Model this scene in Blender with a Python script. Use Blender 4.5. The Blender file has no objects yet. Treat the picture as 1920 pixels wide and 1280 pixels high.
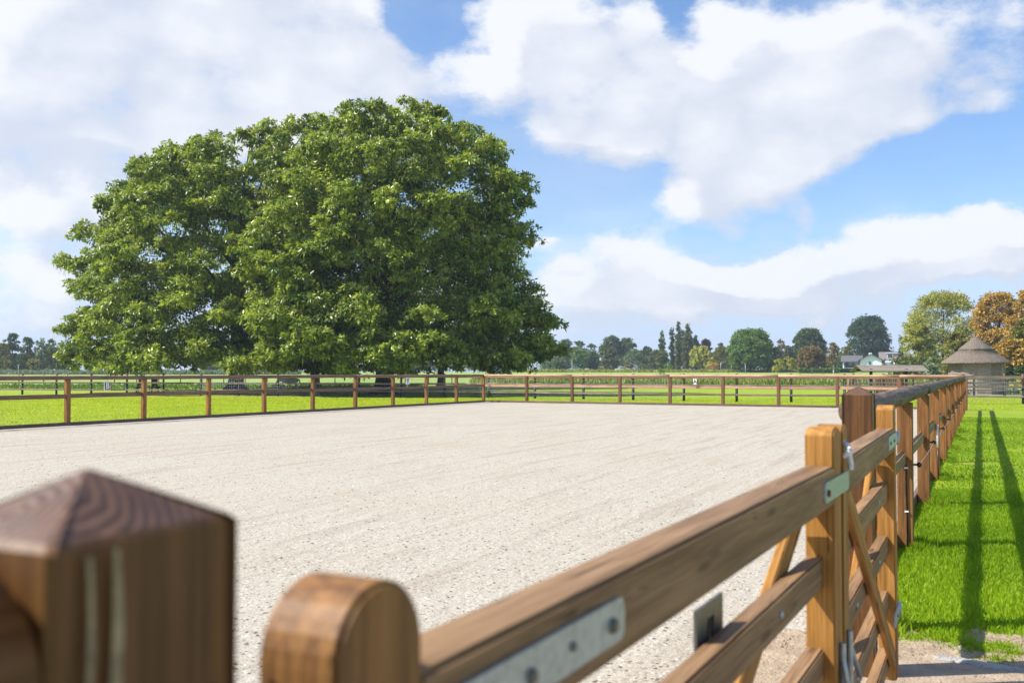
import bpy, bmesh, math, random
import numpy as np
from mathutils import Vector, Matrix
R = math.radians
random.seed(7); rng = np.random.default_rng(7)
scene = bpy.context.scene
COL = scene.collection
# ------------------------------------------------------------------ camera
CAMZ = 1.40
F = 1867.0
PITCH = math.atan(58.0 / F)
cd = bpy.data.cameras.new("camera"); cam = bpy.data.objects.new("camera", cd); COL.objects.link(cam)
cd.sensor_width = 36; cd.lens = 36 * F / 1920; cd.clip_start = 0.05; cd.clip_end = 6000
cam.location = (0, 0, CAMZ); cam.rotation_euler = (R(90) + PITCH, 0, 0)
cd.dof.use_dof = True; cd.dof.focus_distance = 22; cd.dof.aperture_fstop = 5.0
scene.camera = cam
# ------------------------------------------------------------------ light
SUN_EL = R(49); SUN_DIR = Vector((-0.992, -0.12, 0)).normalized()          # towards the sun, on the ground
sd = bpy.data.lights.new("sun", 'SUN'); sun = bpy.data.objects.new("sun", sd); COL.objects.link(sun)
sd.energy = 5.0; sd.angle = R(0.53); sd.color = (1.0, 0.95, 0.86)
to_sun = Vector((SUN_DIR.x * math.cos(SUN_EL), SUN_DIR.y * math.cos(SUN_EL), math.sin(SUN_EL)))
sun.rotation_euler = to_sun.to_track_quat('Z', 'Y').to_euler()
scene.view_settings.view_transform = 'Standard'; scene.view_settings.look = 'None'
scene.view_settings.exposure = 0.68; scene.view_settings.gamma = 1
scene.render.engine = 'CYCLES'
scene.cycles.max_bounces = 6; scene.cycles.diffuse_bounces = 3; scene.cycles.transmission_bounces = 3
scene.cycles.transparent_max_bounces = 4; scene.cycles.glossy_bounces = 2

def px_dir(x, y):                       # direction of a point of the photograph, for working out where things stand
    u, v = (x - 960) / F, (640 - y) / F
    c, s = math.cos(PITCH), math.sin(PITCH)
    return Vector((u, c - v * s, s + v * c))
def at(x, y, Y):                        # point seen at x,y lying Y metres ahead
    d = px_dir(x, y); return Vector((0, 0, CAMZ)) + d * (Y / d.y)
def on(x, y, z=0.0):                    # point of the level z seen at x,y
    d = px_dir(x, y); return Vector((0, 0, CAMZ)) + d * ((z - CAMZ) / d.z)
def gz(Y):                              # the land rises gently beyond the trees
    return 0.0 if Y < 75 else min(0.0086 * (Y - 75), 1.5)
# ------------------------------------------------------------------ node helpers
class NT:
    def __init__(s, tree): s.t = tree; s.n = tree.nodes; s.l = tree.links
    def new(s, kind, **kw):
        n = s.n.new(kind)
        for k, v in kw.items(): setattr(n, k, v)
        return n
    def put(s, sock, v):
        if hasattr(v, 'is_linked') or isinstance(v, bpy.types.NodeSocket): s.l.new(v, sock)
        elif v is not None: sock.default_value = v
    def m(s, op, a, b=None, c=None, clamp=False):
        n = s.new('ShaderNodeMath', operation=op); n.use_clamp = clamp
        s.put(n.inputs[0], a)
        if b is not None: s.put(n.inputs[1], b)
        if c is not None: s.put(n.inputs[2], c)
        return n.outputs[0]
    def mix(s, f, a, b, mode='MIX'):
        n = s.new('ShaderNodeMix', data_type='RGBA', blend_type=mode)
        s.put(n.inputs[0], f); s.put(n.inputs[6], a if not isinstance(a, tuple) else (*a[:3], 1)); s.put(n.inputs[7], b if not isinstance(b, tuple) else (*b[:3], 1))
        return n.outputs[2]
    def noise(s, vec, scale, detail=3, rough=0.55, dist=0.0):
        n = s.new('ShaderNodeTexNoise'); s.put(n.inputs['Vector'], vec)
        n.inputs['Scale'].default_value = scale; n.inputs['Detail'].default_value = detail
        n.inputs['Roughness'].default_value = rough; n.inputs['Distortion'].default_value = dist
        return n.outputs[0]
    def ramp(s, f, a, b, lo=0.0, hi=1.0, smooth=True):
        n = s.new('ShaderNodeMapRange'); n.interpolation_type = 'SMOOTHSTEP' if smooth else 'LINEAR'
        s.put(n.inputs[0], f); s.put(n.inputs[1], a); s.put(n.inputs[2], b); s.put(n.inputs[3], lo); s.put(n.inputs[4], hi)
        return n.outputs[0]
    def scale(s, vec, sc, loc=(0, 0, 0)):
        n = s.new('ShaderNodeMapping'); s.put(n.inputs[0], vec); n.inputs['Scale'].default_value = sc; n.inputs['Location'].default_value = loc
        return n.outputs[0]
    def bump(s, h, strength, dist):
        n = s.new('ShaderNodeBump'); s.put(n.inputs['Height'], h); n.inputs['Strength'].default_value = strength; n.inputs['Distance'].default_value = dist
        return n.outputs[0]
def material(name):
    m = bpy.data.materials.new(name); m.use_nodes = True; N = NT(m.node_tree)
    b = N.n['Principled BSDF']; return m, N, b
# ------------------------------------------------------------------ sky
world = bpy.data.worlds.new("World"); scene.world = world; world.use_nodes = True
def build_sky():
    N = NT(world.node_tree); N.n.clear()
    out = N.new('ShaderNodeOutputWorld'); bg = N.new('ShaderNodeBackground'); N.l.new(bg.outputs[0], out.inputs[0])
    sky = N.new('ShaderNodeTexSky', sky_type='NISHITA'); sky.sun_disc = False
    sky.sun_elevation = SUN_EL; sky.sun_rotation = math.atan2(SUN_DIR.x, SUN_DIR.y)
    sky.air_density = 1.0; sky.dust_density = 0.6; sky.ozone_density = 2.0
    tc = N.new('ShaderNodeTexCoord').outputs['Generated']
    sep = N.new('ShaderNodeSeparateXYZ'); N.l.new(tc, sep.inputs[0])
    az = N.m('ARCTAN2', sep.outputs[0], sep.outputs[1])
    el = N.m('ARCSINE', sep.outputs[2])
    def ae(x, y):
        d = px_dir(x, y).normalized(); return math.atan2(d.x, d.y), math.asin(d.z)
    # large soft lumps of cloud: x, y, rx, ry in picture pixels turned into angles
    blobs = [(60,60,230,120,1.1),(240,60,170,110,1),(400,90,130,100,1.05),(540,60,130,100,1.05),(640,110,90,110,1),(690,40,60,60,.8),(560,190,120,50,.9),(400,190,120,60,.9),(60,190,140,60,.8),(280,170,110,50,.7),
             (1050,90,130,110,1.15),(975,20,80,60,.9),(1150,150,110,90,1.1),(890,130,60,35,.8),(800,190,80,45,.7),(1060,235,90,35,.95),(700,215,70,35,.6),
             (1440,180,130,100,1.15),(1590,130,110,90,1.1),(1330,380,70,45,1.1),(1400,300,110,70,1.15),(1520,270,110,55,1.0),(1640,215,60,50,.8),(1480,60,150,40,.8),(1290,200,60,70,.9),(1700,110,70,35,.8),(1350,60,60,40,.6),
             (1850,450,150,38,1.2),(1720,490,130,32,1.15),(1600,515,100,24,.9),(1905,415,60,25,1.1),(1790,505,140,22,.9),
             (1240,520,80,32,1.1),(1180,560,90,30,.9),(1090,545,70,40,.7),(1110,450,40,35,.5),(1380,540,90,30,.7),(1480,500,60,25,.8),(1520,575,120,22,.8),(1300,600,120,20,.7),
             (1020,462,26,11,1.1),(1040,335,45,22,.5),(1850,190,50,35,.4),(1905,40,60,70,.7),(1770,200,55,30,.3),(1500,400,22,35,.5),
             (80,395,95,32,.95),(50,560,90,70,1.0),(150,330,80,35,.4),(280,290,40,42,.95),(815,45,75,85,-1.1),(245,300,70,45,-.6),(100,300,90,35,-.5),(70,475,70,22,-.5),(1390,478,60,25,-.5),(1180,600,90,18,-.4),(1450,590,90,16,-.4),(1620,570,80,14,-.4),(200,260,170,50,.7),(90,320,120,50,.5),(160,480,110,80,.5),(1225,190,60,70,.75),(1150,235,90,35,.7),(1230,525,110,42,.6),(1110,500,80,55,.6),(1130,430,55,40,.4),(1440,535,120,34,.6),(1330,560,160,30,.5),(1560,560,160,30,.5),(1060,560,100,50,.5),(690,180,110,50,.6),(1288,45,34,70,-.8),(1235,330,60,40,-.4),(1010,240,40,30,-.3),(1350,95,40,18,-.6),(1265,60,35,60,-.7),(1130,390,110,55,-.6),(1720,330,170,60,-.8),(230,320,60,50,-.3),(1010,300,70,60,-.4),(20,470,60,40,.4),(200,430,60,50,.7),(1000,625,250,22,.6)]
    w1 = N.noise(N.scale(tc, (1, 1, 1.6)), 7.0, 6, 0.62)
    w2 = N.noise(N.scale(tc, (1, 1, 1.6), (4.1, 2.7, 1.3)), 7.0, 6, 0.62)
    azw = N.m('MULTIPLY_ADD', N.m('SUBTRACT', w1, .5), .11, az)
    elw = N.m('MULTIPLY_ADD', N.m('SUBTRACT', w2, .5), .09, el)
    def field(da, de):
        acc = None
        for (x, y, rx, ry, w) in blobs:
            a, e = ae(x, y)
            dx = N.m('MULTIPLY', N.m('SUBTRACT', azw, a + da), F / rx)
            dy = N.m('MULTIPLY', N.m('SUBTRACT', elw, e + de), F / ry)
            r2 = N.m('MULTIPLY_ADD', dx, dx, N.m('MULTIPLY', dy, dy))
            v = N.m('MULTIPLY', N.m('POWER', 2.718, N.m('MULTIPLY', r2, -0.53)), w)
            acc = v if acc is None else N.m('ADD', acc, v)
        return acc
    blob = N.m('MINIMUM', field(0, 0), 1.5)
    lit = N.m('MINIMUM', field(0.03, -0.028), 1.5)       # the same lumps a step away from the sun: what shades the cloud
    n1 = N.noise(N.scale(tc, (1, 1, 1.8)), 8.0, 9, 0.66)
    vo = N.new('ShaderNodeTexVoronoi'); vo.feature = 'SMOOTH_F1'; vo.inputs['Scale'].default_value = 15; vo.inputs['Smoothness'].default_value = .35
    wv = N.new('ShaderNodeVectorMath', operation='ADD'); N.l.new(N.scale(tc, (1, 1, 1.5)), wv.inputs[0])
    wn = N.new('ShaderNodeTexNoise'); wn.inputs['Scale'].default_value = 10; wn.inputs['Detail'].default_value = 5; N.l.new(tc, wn.inputs['Vector'])
    wm = N.new('ShaderNodeVectorMath', operation='MULTIPLY_ADD'); N.l.new(wn.outputs['Color'], wm.inputs[0]); wm.inputs[1].default_value = (.11, .11, .11); N.l.new(N.scale(tc, (1, 1, 1.5)), wm.inputs[2])
    N.l.new(wm.outputs[0], vo.inputs['Vector']); puff = N.m('SUBTRACT', .5, vo.outputs['Distance'])
    outside = N.m('MULTIPLY', N.ramp(N.m('ABSOLUTE', az), .5, .62), .42)
    dens = N.m('ADD', N.m('ADD', blob, outside), N.m('ADD', N.m('MULTIPLY', N.m('SUBTRACT', n1, .5), 2.9), N.m('MULTIPLY', puff, .75)))
    alpha = N.ramp(dens, .33, 1.34)
    veil = N.m('MULTIPLY', N.ramp(N.noise(N.scale(tc, (1, 1, 2.2)), 3.0, 5, .6),   .36, .8), .42)
    n3 = N.noise(N.scale(tc, (1, 1, 3.6)), 9.0, 7, .62)
    lowc = N.m('MULTIPLY', N.ramp(n3, .44, .62), N.m('MULTIPLY', N.ramp(el, .17, .09), .6))
    low = N.m('MULTIPLY', N.ramp(el, 0.10, -0.02), .5)
    al = N.m('MAXIMUM', N.m('MULTIPLY', alpha, .96), N.m('MAXIMUM', N.m('MAXIMUM', veil, lowc), low))
    n2 = N.noise(N.scale(tc, (1, 1, 1.8), (.5, .2, 0)), 6.0, 6, .55)
    shade = N.ramp(N.m('ADD', N.m('SUBTRACT', lit, blob), N.m('MULTIPLY', N.m('SUBTRACT', N.m('ADD', N.m('MULTIPLY', n2, .6), N.m('MULTIPLY', n1, .4)), .5), -2.2)), N.m('MULTIPLY_ADD', puff, .5, -.5), N.m('MULTIPLY_ADD', puff, .8, .35))
    ccol = N.mix(shade, (6.75, 6.87, 7.15), (4.95, 5.35, 6.2))
    skyc = N.mix(N.ramp(el, .02, .16), (4.3, 5.6, 7.6), N.mix(1.0, sky.outputs[0], (.97, 1.14, 1.34), 'MULTIPLY'))
    fin = N.mix(al, skyc, ccol)
    N.l.new(fin, bg.inputs[0]); bg.inputs[1].default_value = 0.09
build_sky()
# ------------------------------------------------------------------ materials
def wood(name, c1, c2, grain=1.0, rough=.6, dirt=.0, knots=True, spec=.35, var=.25):
    m, N, b = material(name)
    tc = N.new('ShaderNodeTexCoord').outputs['Object']
    oi = N.new('ShaderNodeObjectInfo')
    off = N.new('ShaderNodeVectorMath', operation='ADD'); N.l.new(tc, off.inputs[0])
    cmb = N.new('ShaderNodeCombineXYZ'); N.l.new(N.m('MULTIPLY', oi.outputs['Random'], 37.0), cmb.inputs[0]); N.l.new(N.m('MULTIPLY', oi.outputs['Random'], 11.0), cmb.inputs[1])
    N.l.new(cmb.outputs[0], off.inputs[1]); v = off.outputs[0]
    g = N.noise(N.scale(v, (1.6, 38, 38)), grain, 5, .65, .4)
    fine = N.noise(N.scale(v, (6, 190, 190)), grain, 3, .6)
    big = N.noise(N.scale(v, (.9, 4, 4)), 1.6, 3, .5)
    f = N.ramp(N.m('ADD', N.m('MULTIPLY', g, .65), N.m('MULTIPLY', fine, .35)), .36, .64)
    col = N.mix(f, c1, c2)
    col = N.mix(N.m('MULTIPLY', N.ramp(big, .45, .75), .45), col, tuple(x * .62 for x in c1))
    if knots:
        vo = N.new('ShaderNodeTexVoronoi'); vo.inputs['Scale'].default_value = 1.0; N.l.new(N.scale(v, (2.3, 12, 12)), vo.inputs[0])
        k = N.ramp(vo.outputs[0], .16, .07)
        col = N.mix(N.m('MULTIPLY', k, .75), col, (.07, .03, .012))
    ck = N.noise(N.scale(v, (1.1, 34, 34), (3, 1, 2)), 1, 3, .5, .6)
    line = N.ramp(N.m('ABSOLUTE', N.m('SUBTRACT', ck, .5)), .010, .003); part_ = N.ramp(N.noise(N.scale(v, (1.5, 9, 9), (7, 0, 0)), 1.5, 3, .6), .50, .60)
    col = N.mix(N.m('MULTIPLY', N.m('MULTIPLY', line, part_), .8), col, tuple(x * .22 for x in c1))
    bright = N.m('MULTIPLY_ADD', oi.outputs['Random'], 2 * var, 1 - var)
    hs = N.new('ShaderNodeHueSaturation'); N.l.new(col, hs.inputs['Color']); N.l.new(bright, hs.inputs['Value']); N.l.new(hs.outputs[0], b.inputs['Base Color'])
    b.inputs['Roughness'].default_value = rough; b.inputs['Specular IOR Level'].default_value = spec
    N.l.new(N.bump(N.m('ADD', g, N.m('MULTIPLY', fine, .6)), .35, .004), b.inputs['Normal'])
    return m
def flat(name, c, rough=.6, metal=0, spec=.5, nz=0.0, ns=30, bump=0.0):
    m, N, b = material(name)
    b.inputs['Roughness'].default_value = rough; b.inputs['Metallic'].default_value = metal; b.inputs['Specular IOR Level'].default_value = spec
    tc = N.new('ShaderNodeTexCoord').outputs['Object']; n = N.noise(tc, ns, 4, .6)
    col = N.mix(N.m('MULTIPLY', N.ramp(n, .35, .7), max(nz, .08)), c, tuple(x * .45 for x in c))
    N.l.new(col, b.inputs['Base Color'])
    if bump: N.l.new(N.bump(n, bump, .01), b.inputs['Normal'])
    return m
def leafmat(name, dark, light, trans=.35, rough=.42, spec=.45, warm=None):
    m, N, b = material(name)
    at_ = N.new('ShaderNodeAttribute'); at_.attribute_name = 'tint'
    col = N.mix(at_.outputs['Fac'], dark, light)
    if warm:
        a2 = N.new('ShaderNodeAttribute'); a2.attribute_name = 'clump'
        col = N.mix(N.ramp(a2.outputs['Fac'], .45, .8), col, warm)
    N.l.new(col, b.inputs['Base Color']); b.inputs['Roughness'].default_value = rough; b.inputs['Specular IOR Level'].default_value = spec
    tr = N.new('ShaderNodeBsdfTranslucent'); N.l.new(N.mix(1.0, col, (1.15, 1.1, .45), 'MULTIPLY'), tr.inputs[0])
    ms = N.new('ShaderNodeMixShader'); ms.inputs[0].default_value = trans
    N.l.new(b.outputs[0], ms.inputs[1]); N.l.new(tr.outputs[0], ms.inputs[2]); N.l.new(ms.outputs[0], N.n['Material Output'].inputs[0])
    return m
M = {}
M['gate'] = wood('gate_wood', (.165, .088, .038), (.33, .20, .10), spec=.3, rough=.6, var=.12)
M['stile'] = wood('stile_wood', (.23, .098, .018), (.46, .225, .05), spec=.3, rough=.6, var=.08)
M['stiledark'] = wood('shaded_weathered_stile_wood', (.13, .058, .02), (.31, .15, .045), spec=.3, rough=.55, var=.05)  # near stile: darker copy of the stile wood, shade put into colour, plus weathering
M['gatepost'] = wood('gatepost_wood', (.075, .030, .008), (.20, .088, .022), rough=.5, spec=.4, var=.1, knots=False)
M['post'] = wood('post_wood', (.145, .058, .016), (.35, .158, .043), rough=.55, var=.18)
M['rail'] = wood('rail_wood', (.13, .070, .042), (.29, .175, .115), rough=.6, var=.15)
M['palerail'] = wood('pale_rail_wood', (.34, .18, .10), (.56, .35, .22), rough=.6, var=.15)
M['brownpost'] = wood('brown_post_wood', (.13, .055, .025), (.26, .125, .06), rough=.6, var=.2)
M['oldrail'] = wood('old_rail_wood', (.14, .09, .065), (.34, .25, .195), rough=.75, var=.25)
M['board'] = wood('kick_board_wood', (.10, .06, .045), (.19, .125, .10), rough=.8, var=.15)
M['roofplank'] = wood('grey_roof_plank', (.15, .125, .10), (.31, .265, .215), rough=.85, var=.12, knots=False)
M['greyplank'] = wood('weathered_plank', (.17, .125, .095), (.37, .31, .26), rough=.8, var=.22, knots=False)
M['greyplank2'] = wood('brown_weathered_plank', (.20, .13, .09), (.34, .24, .17), rough=.8, var=.1, knots=False)
M['darkwood'] = flat('tarred_wood', (.022, .022, .028), .7, nz=.4)
M['brownold'] = wood('old_post_wood', (.10, .045, .03), (.19, .085, .055), rough=.7, var=.2, knots=False)
M['galv'] = flat('galvanised_steel', (.44, .51, .56), .42, .6, nz=.5, ns=70)
M['zinc'] = flat('bright_zinc', (.78, .80, .82), .45, .2)
M['steel'] = flat('dull_steel', (.16, .16, .15), .4, .7, nz=.5, ns=60)
M['bolt'] = flat('rusty_bolt', (.14, .035, .02), .6, .2)
M['black'] = flat('black_plastic', (.012, .012, .014), .35)
M['housewhite'] = flat('house_render', (.76, .80, .90), .7)
M['white'] = flat('white_paint', (.80, .80, .80), .5)
M['sign'] = flat('brown_sign', (.16, .075, .05), .5)
M['resin'] = flat('pale_resin', (.36, .28, .17), .5, spec=.5, nz=.95, ns=45)
def endgrain():
    m, N, b = material('end_grain')
    v = N.new('ShaderNodeTexCoord').outputs['Object']; sp = N.new('ShaderNodeSeparateXYZ'); N.l.new(v, sp.inputs[0])
    w = N.noise(v, 14, 3, .6)
    y = N.m('ADD', sp.outputs[1], .012); z = N.m('ADD', sp.outputs[2], .045)
    r = N.m('ADD', N.m('SQRT', N.m('ADD', N.m('MULTIPLY', y, y), N.m('MULTIPLY', z, z))), N.m('MULTIPLY', w, .016))
    ring = N.m('SINE', N.m('MULTIPLY', r, 820))
    ang = N.m('ARCTAN2', y, z); cb = N.new('ShaderNodeCombineXYZ'); N.l.new(ang, cb.inputs[0]); crack = N.noise(cb.outputs[0], 9, 3, .7)
    col = N.mix(N.ramp(N.m('ADD', ring, N.m('MULTIPLY', N.m('SUBTRACT', N.noise(v, 40, 4, .7), .5), 6.0)), -2.4, 2.4), (.072, .034, .02), (.165, .085, .048))
    col = N.mix(N.m('MULTIPLY', N.ramp(N.noise(v, 22, 4, .6), .4, .7), .6), col, (.085, .05, .04))
    col = N.mix(N.m('MULTIPLY', N.ramp(crack, .66, .72), .7), col, (.02, .010, .006))
    N.l.new(col, b.inputs['Base Color']); b.inputs['Roughness'].default_value = .5; b.inputs['Specular IOR Level'].default_value = .4
    N.l.new(N.bump(N.m('ADD', ring, crack), .3, .002), b.inputs['Normal']); return m
def topround(name='grey_round_rail'):
    m, N, b = material(name)
    v = N.new('ShaderNodeTexCoord').outputs['Object']
    g = N.noise(N.scale(v, (1.4, 30, 30)), 1, 5, .65, .3); rings = N.noise(N.scale(v, (14, 3, 3)), 1, 4, .7)
    col = N.mix(N.ramp(g, .3, .7), (.055, .034, .024), (.26, .18, .128))
    col = N.mix(N.m('MULTIPLY', N.ramp(rings, .5, .62), .6), col, (.035, .026, .023))
    col = N.mix(N.m('MULTIPLY', N.ramp(rings, .42, .34), .5), col, (.31, .265, .21))
    N.l.new(col, b.inputs['Base Color']); b.inputs['Roughness'].default_value = .7; b.inputs['Specular IOR Level'].default_value = .25
    N.l.new(N.bump(N.m('ADD', g, rings), .5, .006), b.inputs['Normal'])
    return m
M['greyround'] = topround(); M['endgrain'] = endgrain()
def sandmat():
    m, N, b = material('arena_sand')
    v = N.new('ShaderNodeTexCoord').outputs['Object']
    big = N.noise(v, .35, 4, .55); med = N.noise(v, 5, 5, .65); fin = N.noise(v, 70, 3, .7); fin2 = N.noise(v, 26, 4, .7)
    sp = N.new('ShaderNodeSeparateXYZ'); N.l.new(v, sp.inputs[0]); cb = N.new('ShaderNodeCombineXYZ')
    N.l.new(N.m('ADD', N.m('MULTIPLY', sp.outputs[0], .43 * .16), N.m('MULTIPLY', sp.outputs[1], .905 * .16)), cb.inputs[0])
    N.l.new(N.m('SUBTRACT', N.m('MULTIPLY', sp.outputs[0], .905 * 2.2), N.m('MULTIPLY', sp.outputs[1], .43 * 2.2)), cb.inputs[1])
    trk = N.noise(cb.outputs[0], 1.6, 5, .62)
    col = N.mix(N.ramp(fin, .3, .7), (.29, .26, .208), (.515, .472, .398))
    col = N.mix(N.m('MULTIPLY', N.ramp(big, .35, .75), .3), col, (.36, .30, .22))
    col = N.mix(N.m('MULTIPLY', N.ramp(med, .5, .72), .3), col, (.45, .43, .385))
    col = N.mix(N.m('MULTIPLY', N.ramp(trk, .50, .66), .38), col, (.27, .22, .165))
    col = N.mix(N.m('MULTIPLY', N.ramp(fin2, .57, .66), .75), col, (.13, .10, .075))
    N.l.new(col, b.inputs['Base Color']); b.inputs['Roughness'].default_value = .95; b.inputs['Specular IOR Level'].default_value = .1
    h = N.m('ADD', N.m('MULTIPLY', fin2, .5), N.m('ADD', N.m('MULTIPLY', med, 1.2), N.m('MULTIPLY', trk, 1.5)))
    N.l.new(N.bump(h, .7, .03), b.inputs['Normal'])
    return m
M['sand'] = sandmat()
def grassmat():
    m, N, b = material('meadow_grass')
    v = N.new('ShaderNodeTexCoord').outputs['Object']
    sep = N.new('ShaderNodeSeparateXYZ'); N.l.new(v, sep.inputs[0])
    f1 = N.noise(v, 9, 5, .75); f2 = N.noise(v, .5, 4, .6); f3 = N.noise(N.scale(v, (.5, 1.6, 1)), 3, 5, .7); f4 = N.noise(v, 45, 3, .7); f5 = N.noise(N.scale(v, (.25, .9, 1)), 1.4, 5, .7)
    col = N.mix(N.ramp(f1, .3, .7), (.17, .27, .012), (.33, .42, .028))
    col = N.mix(N.m('MULTIPLY', N.ramp(f2, .4, .7), .5), col, (.37, .40, .035))
    col = N.mix(N.m('MULTIPLY', N.ramp(f4, .5, .75), .5), col, (.08, .15, .01))
    col = N.mix(N.m('MULTIPLY', N.ramp(f5, .45, .7), .45), col, (.14, .24, .015))
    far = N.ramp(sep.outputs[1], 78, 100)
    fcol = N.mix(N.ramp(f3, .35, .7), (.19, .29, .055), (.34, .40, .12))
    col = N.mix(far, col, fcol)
    # worn earth here and there
    worn = N.ramp(N.noise(v, 1.3, 5, .7), .66, .74)
    col = N.mix(N.m('MULTIPLY', worn, N.m('SUBTRACT', .7, N.m('MULTIPLY', far, .6))), col, (.20, .15, .08))
    N.l.new(col, b.inputs['Base Color']); b.inputs['Roughness'].default_value = .8; b.inputs['Specular IOR Level'].default_value = .15
    N.l.new(N.bump(N.m('ADD', f1, N.m('MULTIPLY', f4, .6)), .9, .05), b.inputs['Normal'])
    return m
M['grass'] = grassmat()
def dirtmat(name, a, b_, sc=1.0):
    m, N, b = material(name)
    v = N.new('ShaderNodeTexCoord').outputs['Object']
    n1 = N.noise(v, 6 * sc, 6, .7); n2 = N.noise(v, 60 * sc, 3, .7)
    col = N.mix(N.ramp(n1, .3, .7), a, b_); col = N.mix(N.m('MULTIPLY', N.ramp(n2, .55, .7), .6), col, tuple(x * .45 for x in a))
    N.l.new(col, b.inputs['Base Color']); b.inputs['Roughness'].default_value = .95
    N.l.new(N.bump(N.m('ADD', n1, n2), .8, .03), b.inputs['Normal']); return m
M['dirt'] = dirtmat('sandy_earth', (.33, .24, .155), (.52, .41, .29))
M['verge'] = dirtmat('verge_earth', (.20, .13, .085), (.36, .25, .16), 2)
M['path'] = dirtmat('pale_path', (.42, .38, .32), (.56, .52, .46))
M['paver'] = dirtmat('paving', (.36, .265, .18), (.50, .39, .28))
M['kerb'] = dirtmat('concrete', (.30, .29, .27), (.46, .45, .43))
M['clod'] = flat('dark_clods', (.17, .13, .095), .95, nz=.5); M['chip'] = flat('pale_chips', (.62, .585, .52), .9, nz=.3)
M['bark'] = dirtmat('bark', (.022, .016, .012), (.055, .042, .032), .5)
M['birch'] = flat('birch_bark', (.62, .60, .56), .8, nz=.6, ns=6)
M['thatch'] = wood('thatch', (.17, .135, .11), (.36, .30, .25), rough=.95, var=.0, knots=False)
M['roof'] = flat('slate_roof', (.12, .115, .12), .7, nz=.5); M['roof2'] = flat('tiled_roof', (.20, .175, .16), .8, nz=.5)
M['brick'] = flat('brick', (.48, .30, .22), .9, nz=.3); M['glass'] = flat('window_glass', (.05, .08, .10), .12, spec=.8)
M['pane'] = flat('curtained_glass', (.42, .47, .47), .2); M['barn'] = flat('barn_cladding', (.035, .035, .04), .7)
M['lamp'] = flat('lamp_post_metal', (.42, .44, .46), .5, .3)
M['carblue'] = flat('pale_blue_car_paint', (.45, .55, .62), .25); M['carwhite'] = flat('white_car_paint', (.75, .77, .78), .25)
M['pony'] = flat('white_coat', (.72, .70, .66), .8, nz=.1)
M['big'] = leafmat('big_tree_leaves', (.028, .088, .006), (.52, .60, .10), .36, .36, .5)
M['catkin'] = leafmat('catkins', (.24, .30, .03), (.42, .46, .06), .4)
M['blade'] = leafmat('grass_blades', (.12, .24, .004), (.36, .52, .02), .42, .5, .3)
M['lawn'] = leafmat('lawn_blades', (.32, .40, .012), (.60, .64, .03), .45, .6, .2)
M['reed'] = leafmat('rough_grass', (.17, .21, .04), (.46, .44, .13), .35, .7, .2)
LC = dict(green=((.055, .10, .022), (.14, .20, .045)), dark=((.024, .062, .022), (.075, .135, .042)), blue=((.08, .125, .05), (.18, .25, .09)),
          olive=((.13, .14, .025), (.30, .28, .055)), yellow=((.24, .26, .03), (.50, .47, .06)), orange=((.28, .165, .035), (.64, .44, .11)), plane=((.18, .20, .03), (.52, .50, .10)),
          brown=((.15, .11, .045), (.29, .22, .09)), purple=((.055, .035, .045), (.10, .065, .075)), silver=((.16, .22, .15), (.33, .40, .30)),
          bright=((.10, .18, .03), (.20, .30, .06)), poplar=((.075, .10, .028), (.19, .22, .07)))
for k, (a, b_) in LC.items(): M['leaf_' + k] = leafmat(k + '_leaves', a, b_, .3, .55, .3)
# ------------------------------------------------------------------ object helpers
def tag(o, label=None, cat=None, group=None, kind=None):
    if label: o['label'] = label
    if cat: o['category'] = cat
    if group: o['group'] = group
    if kind: o['kind'] = kind
    return o
def thing(name, label, cat, loc=(0, 0, 0), group=None):
    o = bpy.data.objects.new(name, None); COL.objects.link(o); o.location = loc; o.empty_display_size = .2
    return tag(o, label, cat, group)
def link(name, me, mat, parent=None, mtx=None):
    o = bpy.data.objects.new(name, me); COL.objects.link(o)
    if mat is not None and not me.materials: me.materials.append(mat)
    mtx = mtx or Matrix.Identity(4)
    if parent:
        o.parent = parent
        off = Vector((0, 0, 0)); p = parent
        while p: off += p.matrix_basis.translation; p = p.parent if p.parent and p.type == 'EMPTY' else (p.parent if p.parent else None)
        if parent.type == 'EMPTY': o.matrix_basis = Matrix.Translation(-off) @ mtx
        else: o.matrix_basis = PB[parent.name].inverted() @ mtx
    else: o.matrix_basis = mtx
    PB[o.name] = mtx
    return o
PB = {}                                  # world matrix of each linked mesh
def pymesh(name, verts, faces, smooth=False):
    me = bpy.data.meshes.new(name); me.from_pydata([tuple(v) for v in verts], [], faces); me.update()
    if smooth: me.shade_smooth()
    return me
def bm_mesh(name, bm, smooth=False):
    me = bpy.data.meshes.new(name); bmesh.ops.recalc_face_normals(bm, faces=bm.faces); bm.to_mesh(me); bm.free()
    if smooth: me.shade_smooth()
    return me
def frame(x, up=Vector((0, 0, 1)), loc=(0, 0, 0)):
    x = Vector(x).normalized(); y = Vector(up).cross(x).normalized(); z = x.cross(y)
    m = Matrix((x, y, z)).transposed().to_4x4(); m.translation = Vector(loc); return m
def bar_mesh(L, w, h, bev=.004, seg=1, name='bar'):
    bm = bmesh.new(); bmesh.ops.create_cube(bm, size=1)
    for v in bm.verts: v.co = Vector(((v.co.x + .5) * L, v.co.y * w, v.co.z * h))
    if bev: bmesh.ops.bevel(bm, geom=bm.edges[:], offset=bev, segments=seg, affect='EDGES')
    return bm_mesh(name, bm)
def bar(name, p0, p1, w, h, mat, parent=None, up=Vector((0, 0, 1)), bev=.004, seg=1):
    p0, p1 = Vector(p0), Vector(p1); me = bar_mesh((p1 - p0).length, w, h, bev, seg, name)
    return link(name, me, mat, parent, frame(p1 - p0, up, p0))
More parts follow.
